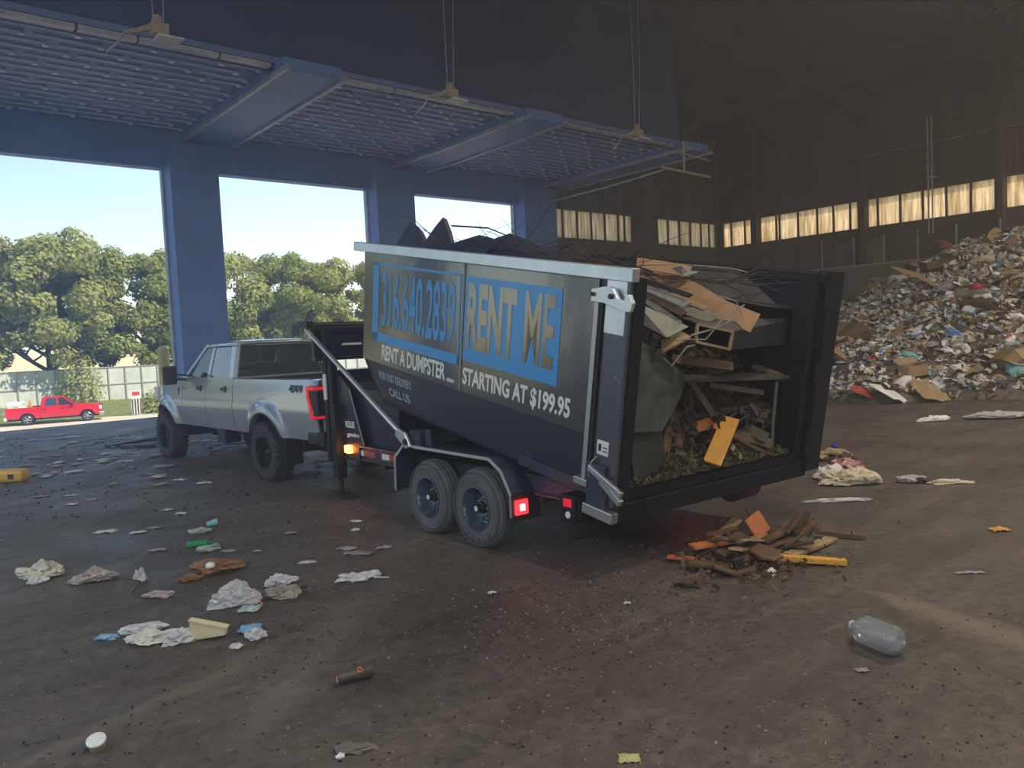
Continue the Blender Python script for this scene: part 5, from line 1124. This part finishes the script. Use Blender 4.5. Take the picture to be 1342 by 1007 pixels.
# orange jug at left edge, planks by the front wheel
og = thing('orange_container', 'orange-yellow plastic container lying at the left edge', 'container', Matrix.Translation(fl(10, 632)) @ Matrix.Rotation(RV, 4, 'Z'))
obj('body', MB().box(-.32, .34, -.14, .14, 0, .22), mat('orange_plastic', (.62, .36, .06), .5), og, bevel=.07); obj('mark', MB().box(.10, .20, -.146, -.141, .07, .15), m_trim, og)
for i, (a, b_, lab) in enumerate((((142, 585), (196, 575), 'dark plank on the floor by the front truck wheel, front of the stack'), ((150, 581), (206, 574), 'dark plank behind the front plank by the truck wheel'), ((160, 585), (204, 583), 'short plank against the front truck tyre'))):
    single('floor_plank', ribbon([fl(*a, .04), fl(*b_, .05)], (0, 1, 0), .25, .06), m_dark, lab, 'plank')
# far scraps near the sunlit edge
r = random.Random(5)
fm = [crumple_mesh('far_scrap', .30, .18, .09, 90 + s, m, 4) for s, m in enumerate((m_pw, m_pg, PM['tan'], m_pg))]
for i in range(120):
    px, py = (r.uniform(0, 215), r.triangular(566, 640, 575)) if i < 90 else (r.uniform(395, 440), r.uniform(596, 612)) if i < 96 else (r.uniform(250, 340), r.uniform(578, 592))
    o = bpy.data.objects.new('far_scrap', fm[i % 4]); C.objects.link(o); o.location = fl(px, py); o.location.z = .03; s = r.uniform(.25, 1.1); o.scale = (s, s, s * .6); o.rotation_euler = (0, 0, r.uniform(0, 6)); tag(o, 'small paper or film scrap on the far floor toward the sunlit edge', 'scrap', 'scraps on the far floor')
# cup / can, lid tub, flat rock, near right scraps
cu = thing('dark_paper_cup', 'dark grey-brown cup with a pink mouth and round logo lying on the bare floor', 'cup', Matrix.Translation(fl(466, 884, .045)) @ Matrix.Rotation(RV + radians(30), 4, 'Z') @ Matrix.Rotation(radians(90), 4, 'Y'))
obj('cup_wall', MB().lathe([(0, .105), (.036, .105), (.042, .095), (.030, -.115), (.034, -.12), (.027, -.12), (.027, -.10), (0, -.09)][::-1], None, 26), mat('dark_cup', (.075, .06, .055), .5, var=.3, scale=20), cu, smooth=35)
obj('inner', MB().lathe([(0, -.112), (.029, -.116)], None, 22), mat('pink_inner', (.55, .22, .22), .6), cu)
obj('logo', MB().lathe([(.010, .002), (.010, .004), (.016, .004), (.016, .002)], Matrix.Translation((-.032, -.024, .02)) @ Matrix.Rotation(radians(-125), 4, 'Z') @ Matrix.Rotation(radians(90), 4, 'Y') @ Matrix.Translation((0, 0, 0)), 18), mat('logo_red', (.6, .15, .12), .5), cu)
tb_ = thing('lidded_tub', 'small tan tub with a shiny white lid at the lower left', 'tub', Matrix.Translation(fl(128, 980, .01)) @ Matrix.Rotation(.35, 4, 'X') @ Matrix.Rotation(-.15, 4, 'Y'))
obj('tub', MB().lathe([(0, 0), (.036, 0), (.044, .05), (0, .05)], None, 24), mat('tan_tub', (.35, .28, .2), .6), tb_, smooth=35); obj('lid', MB().lathe([(0, .062), (.042, .062), (.048, .058), (.048, .048), (0, .048)], None, 26), mat('shiny_lid', (.68, .74, .76), .2), tb_, smooth=35)
blob('flat_stone', fl(466, 984), .10, .045, .025, mat('grey_olive_stone', (.13, .12, .10), .8, var=.2), 'flat grey-olive stone at the bottom edge of the floor', 'stone', 31, rot=RV)
blob('white_pebble', fl(446, 993), .022, .016, .014, m_white, 'small white pebble beside the flat stone', 'pebble', 32)
sc(824, 996, .10, .07, .02, mat('yellow_green_scrap', (.42, .42, .2), .6), 'yellowish scrap at the bottom centre edge', 'scrap', 'litter_scrap', 33, RV)
sc(1310, 696, .16, .10, .05, m_yw, 'yellow scrap on the floor at the right', 'scrap', 'litter_scrap', 34, RV)
sc(1270, 752, .22, .04, .02, m_pg, 'thin grey strip on the floor at the right', 'strip', 'litter_strip', 35, RV)
sc(1130, 880, .08, .04, .02, m_pg, 'small flat chip below the clear bottle', 'chip', 'litter_scrap', 36, RV)
# clear ribbed bottle
dB = fl(1182, 862) - fl(1112, 834)
bM_ = Matrix.Translation(fl(1148, 850)) @ Matrix.Rotation(math.atan2(dB.y, dB.x), 4, 'Z') @ Matrix.Rotation(radians(90), 4, 'Y')
jb = thing('clear_water_bottle', 'large ribbed clear plastic bottle lying on the floor at right', 'bottle', bM_)
m_pet = bpy.data.materials.new('pet_plastic'); m_pet.use_nodes = True; t_ = m_pet.node_tree; t_.nodes.remove(t_.nodes['Principled BSDF'])
lw = t_.nodes.new('ShaderNodeLayerWeight'); lw.inputs[0].default_value = .42; g_ = t_.nodes.new('ShaderNodeBsdfGlossy'); g_.inputs['Roughness'].default_value = .12; tp = t_.nodes.new('ShaderNodeBsdfTransparent'); tp.inputs[0].default_value = (.93, .95, .97, 1)
mx_ = t_.nodes.new('ShaderNodeMixShader'); t_.links.new(lw.outputs['Fresnel'], mx_.inputs[0]); t_.links.new(tp.outputs[0], mx_.inputs[1]); t_.links.new(g_.outputs[0], mx_.inputs[2]); df_ = t_.nodes.new('ShaderNodeBsdfDiffuse'); df_.inputs[0].default_value = (.85, .88, .92, 1); m2_ = t_.nodes.new('ShaderNodeMixShader'); m2_.inputs[0].default_value = .16
t_.links.new(mx_.outputs[0], m2_.inputs[1]); t_.links.new(df_.outputs[0], m2_.inputs[2]); t_.links.new(m2_.outputs[0], t_.nodes['Material Output'].inputs[0])
prof = [(.02, -.185), (.026, -.18), (.026, -.15), (.055, -.13), (.083, -.09)]
z = -.085
while z < .13: prof += [(.083, z), (.092, z + .007), (.092, z + .014), (.083, z + .021)]; z += .022
prof += [(.083, .15), (.06, .17), (.03, .172), (0, .16)]
obj('body', MB().lathe(prof, None, 32), m_pet, jb, smooth=40); obj('neck_ring', MB().lathe([(.028, -.188), (.03, -.186), (.03, -.170), (.028, -.168)], None, 20), m_pw, jb)
obj('handle', MB().tube([(.03, 0, -.16), (.07, .02, -.19), (.09, .0, -.15)], .004, 6), m_pw, jb)
jb.location.z = .092
# red-white bundle right of the bin
bx = [(1110, 634, .42, .24, .16, PM['cream'], 'broad beige sheet under the red and white bundle'), (1090, 628, .3, .2, .16, PM['white'], 'white bag at the left of the red and white bundle'), (1128, 634, .28, .2, .16, PM['cream'], 'folded beige paper at the right of the red and white bundle'), (1088, 602, .34, .22, .13, PM['tan'], 'grey-tan sheet propped behind the red and white bundle'),
      (1195, 632, .2, .12, .08, PM['grey'], 'grey crumpled scrap standing alone right of the bundle'), (1212, 633, .14, .1, .06, PM['dark'], 'black scrap touching the lone grey scrap'), (1098, 658, .4, .05, .04, m_pw, 'thin white ribbon of plastic between bundle and spilled wood'), (1310, 548, .7, .3, .12, PM['grey'], 'long grey sheet before the heap at the right edge'), (1225, 552, .4, .2, .1, PM['white'], 'pale strip before the heap foot'), (1325, 521, .4, .3, .2, PM['teal'], 'pale teal bag before the heap at the right edge'), (1245, 634, .3, .1, .05, PM['cream'], 'flat beige scrap furthest right of the bundle')]
for i, (x, y, w, l, h, m, lab) in enumerate(bx): sc(x, y, w * 1.5, l * 1.5, h, m, lab, 'plastic sheet' if 'sheet' in lab else 'scrap', 'loose_wrap', 110 + i, RV, 8)
blob('red_cloth', fl(1108, 618, .08), .22, .16, .11, mat('red_white_cloth', (.45, .05, .05), .7, scale=16, col2=(.6, .5, .48)), 'red and white crumpled cloth on top of the bundle', 'cloth', 51, amp=.5, fr=3, rot=RV)
blob('dark_bag', fl(1103, 608, .05), .20, .14, .10, PM['dark'], 'dark bag tucked behind the red and white cloth', 'bag', 52, amp=.5, fr=3)
blob('blue_ball', fl(1094, 587), .055, .055, .05, mat('blue_ball', (.02, .04, .4), .4), 'small deep blue ball behind the bundle', 'ball', 53, amp=.05)
# gravel and dirt crumbs
def grav(r):
    q = r.random()
    if q < .35: px, py = r.gauss(760, 110), r.gauss(800, 45)
    elif q < .55: px, py = r.gauss(430, 60), r.gauss(665, 22)
    elif q < .7: px, py = r.gauss(400, 90), r.gauss(800, 60)
    else: px, py = r.uniform(0, 1342), r.triangular(640, 1007, 1000)
    py = min(1010, max(600, py)); p = fl(px, py); return (p.x, p.y, .004)
litter('gravel', 3600, grav, .008, mat('gravel_brown', (.20, .16, .12), .9, var=.5, scale=30), 'gravel and dirt crumbs over the floor', 61)
litter('dark_crumbs', 1900, grav, .0085, mat('crumb_dark', (.03, .026, .022), .9), 'dark soil crumbs over the floor', 62)
litter('far_floor_scraps', 700, lambda r: (lambda p: (p.x, p.y, .01))(fl(r.uniform(0, 420), r.triangular(568, 700, 580))), .022, PM['dark'], 'small dark litter over the far floor', 63)
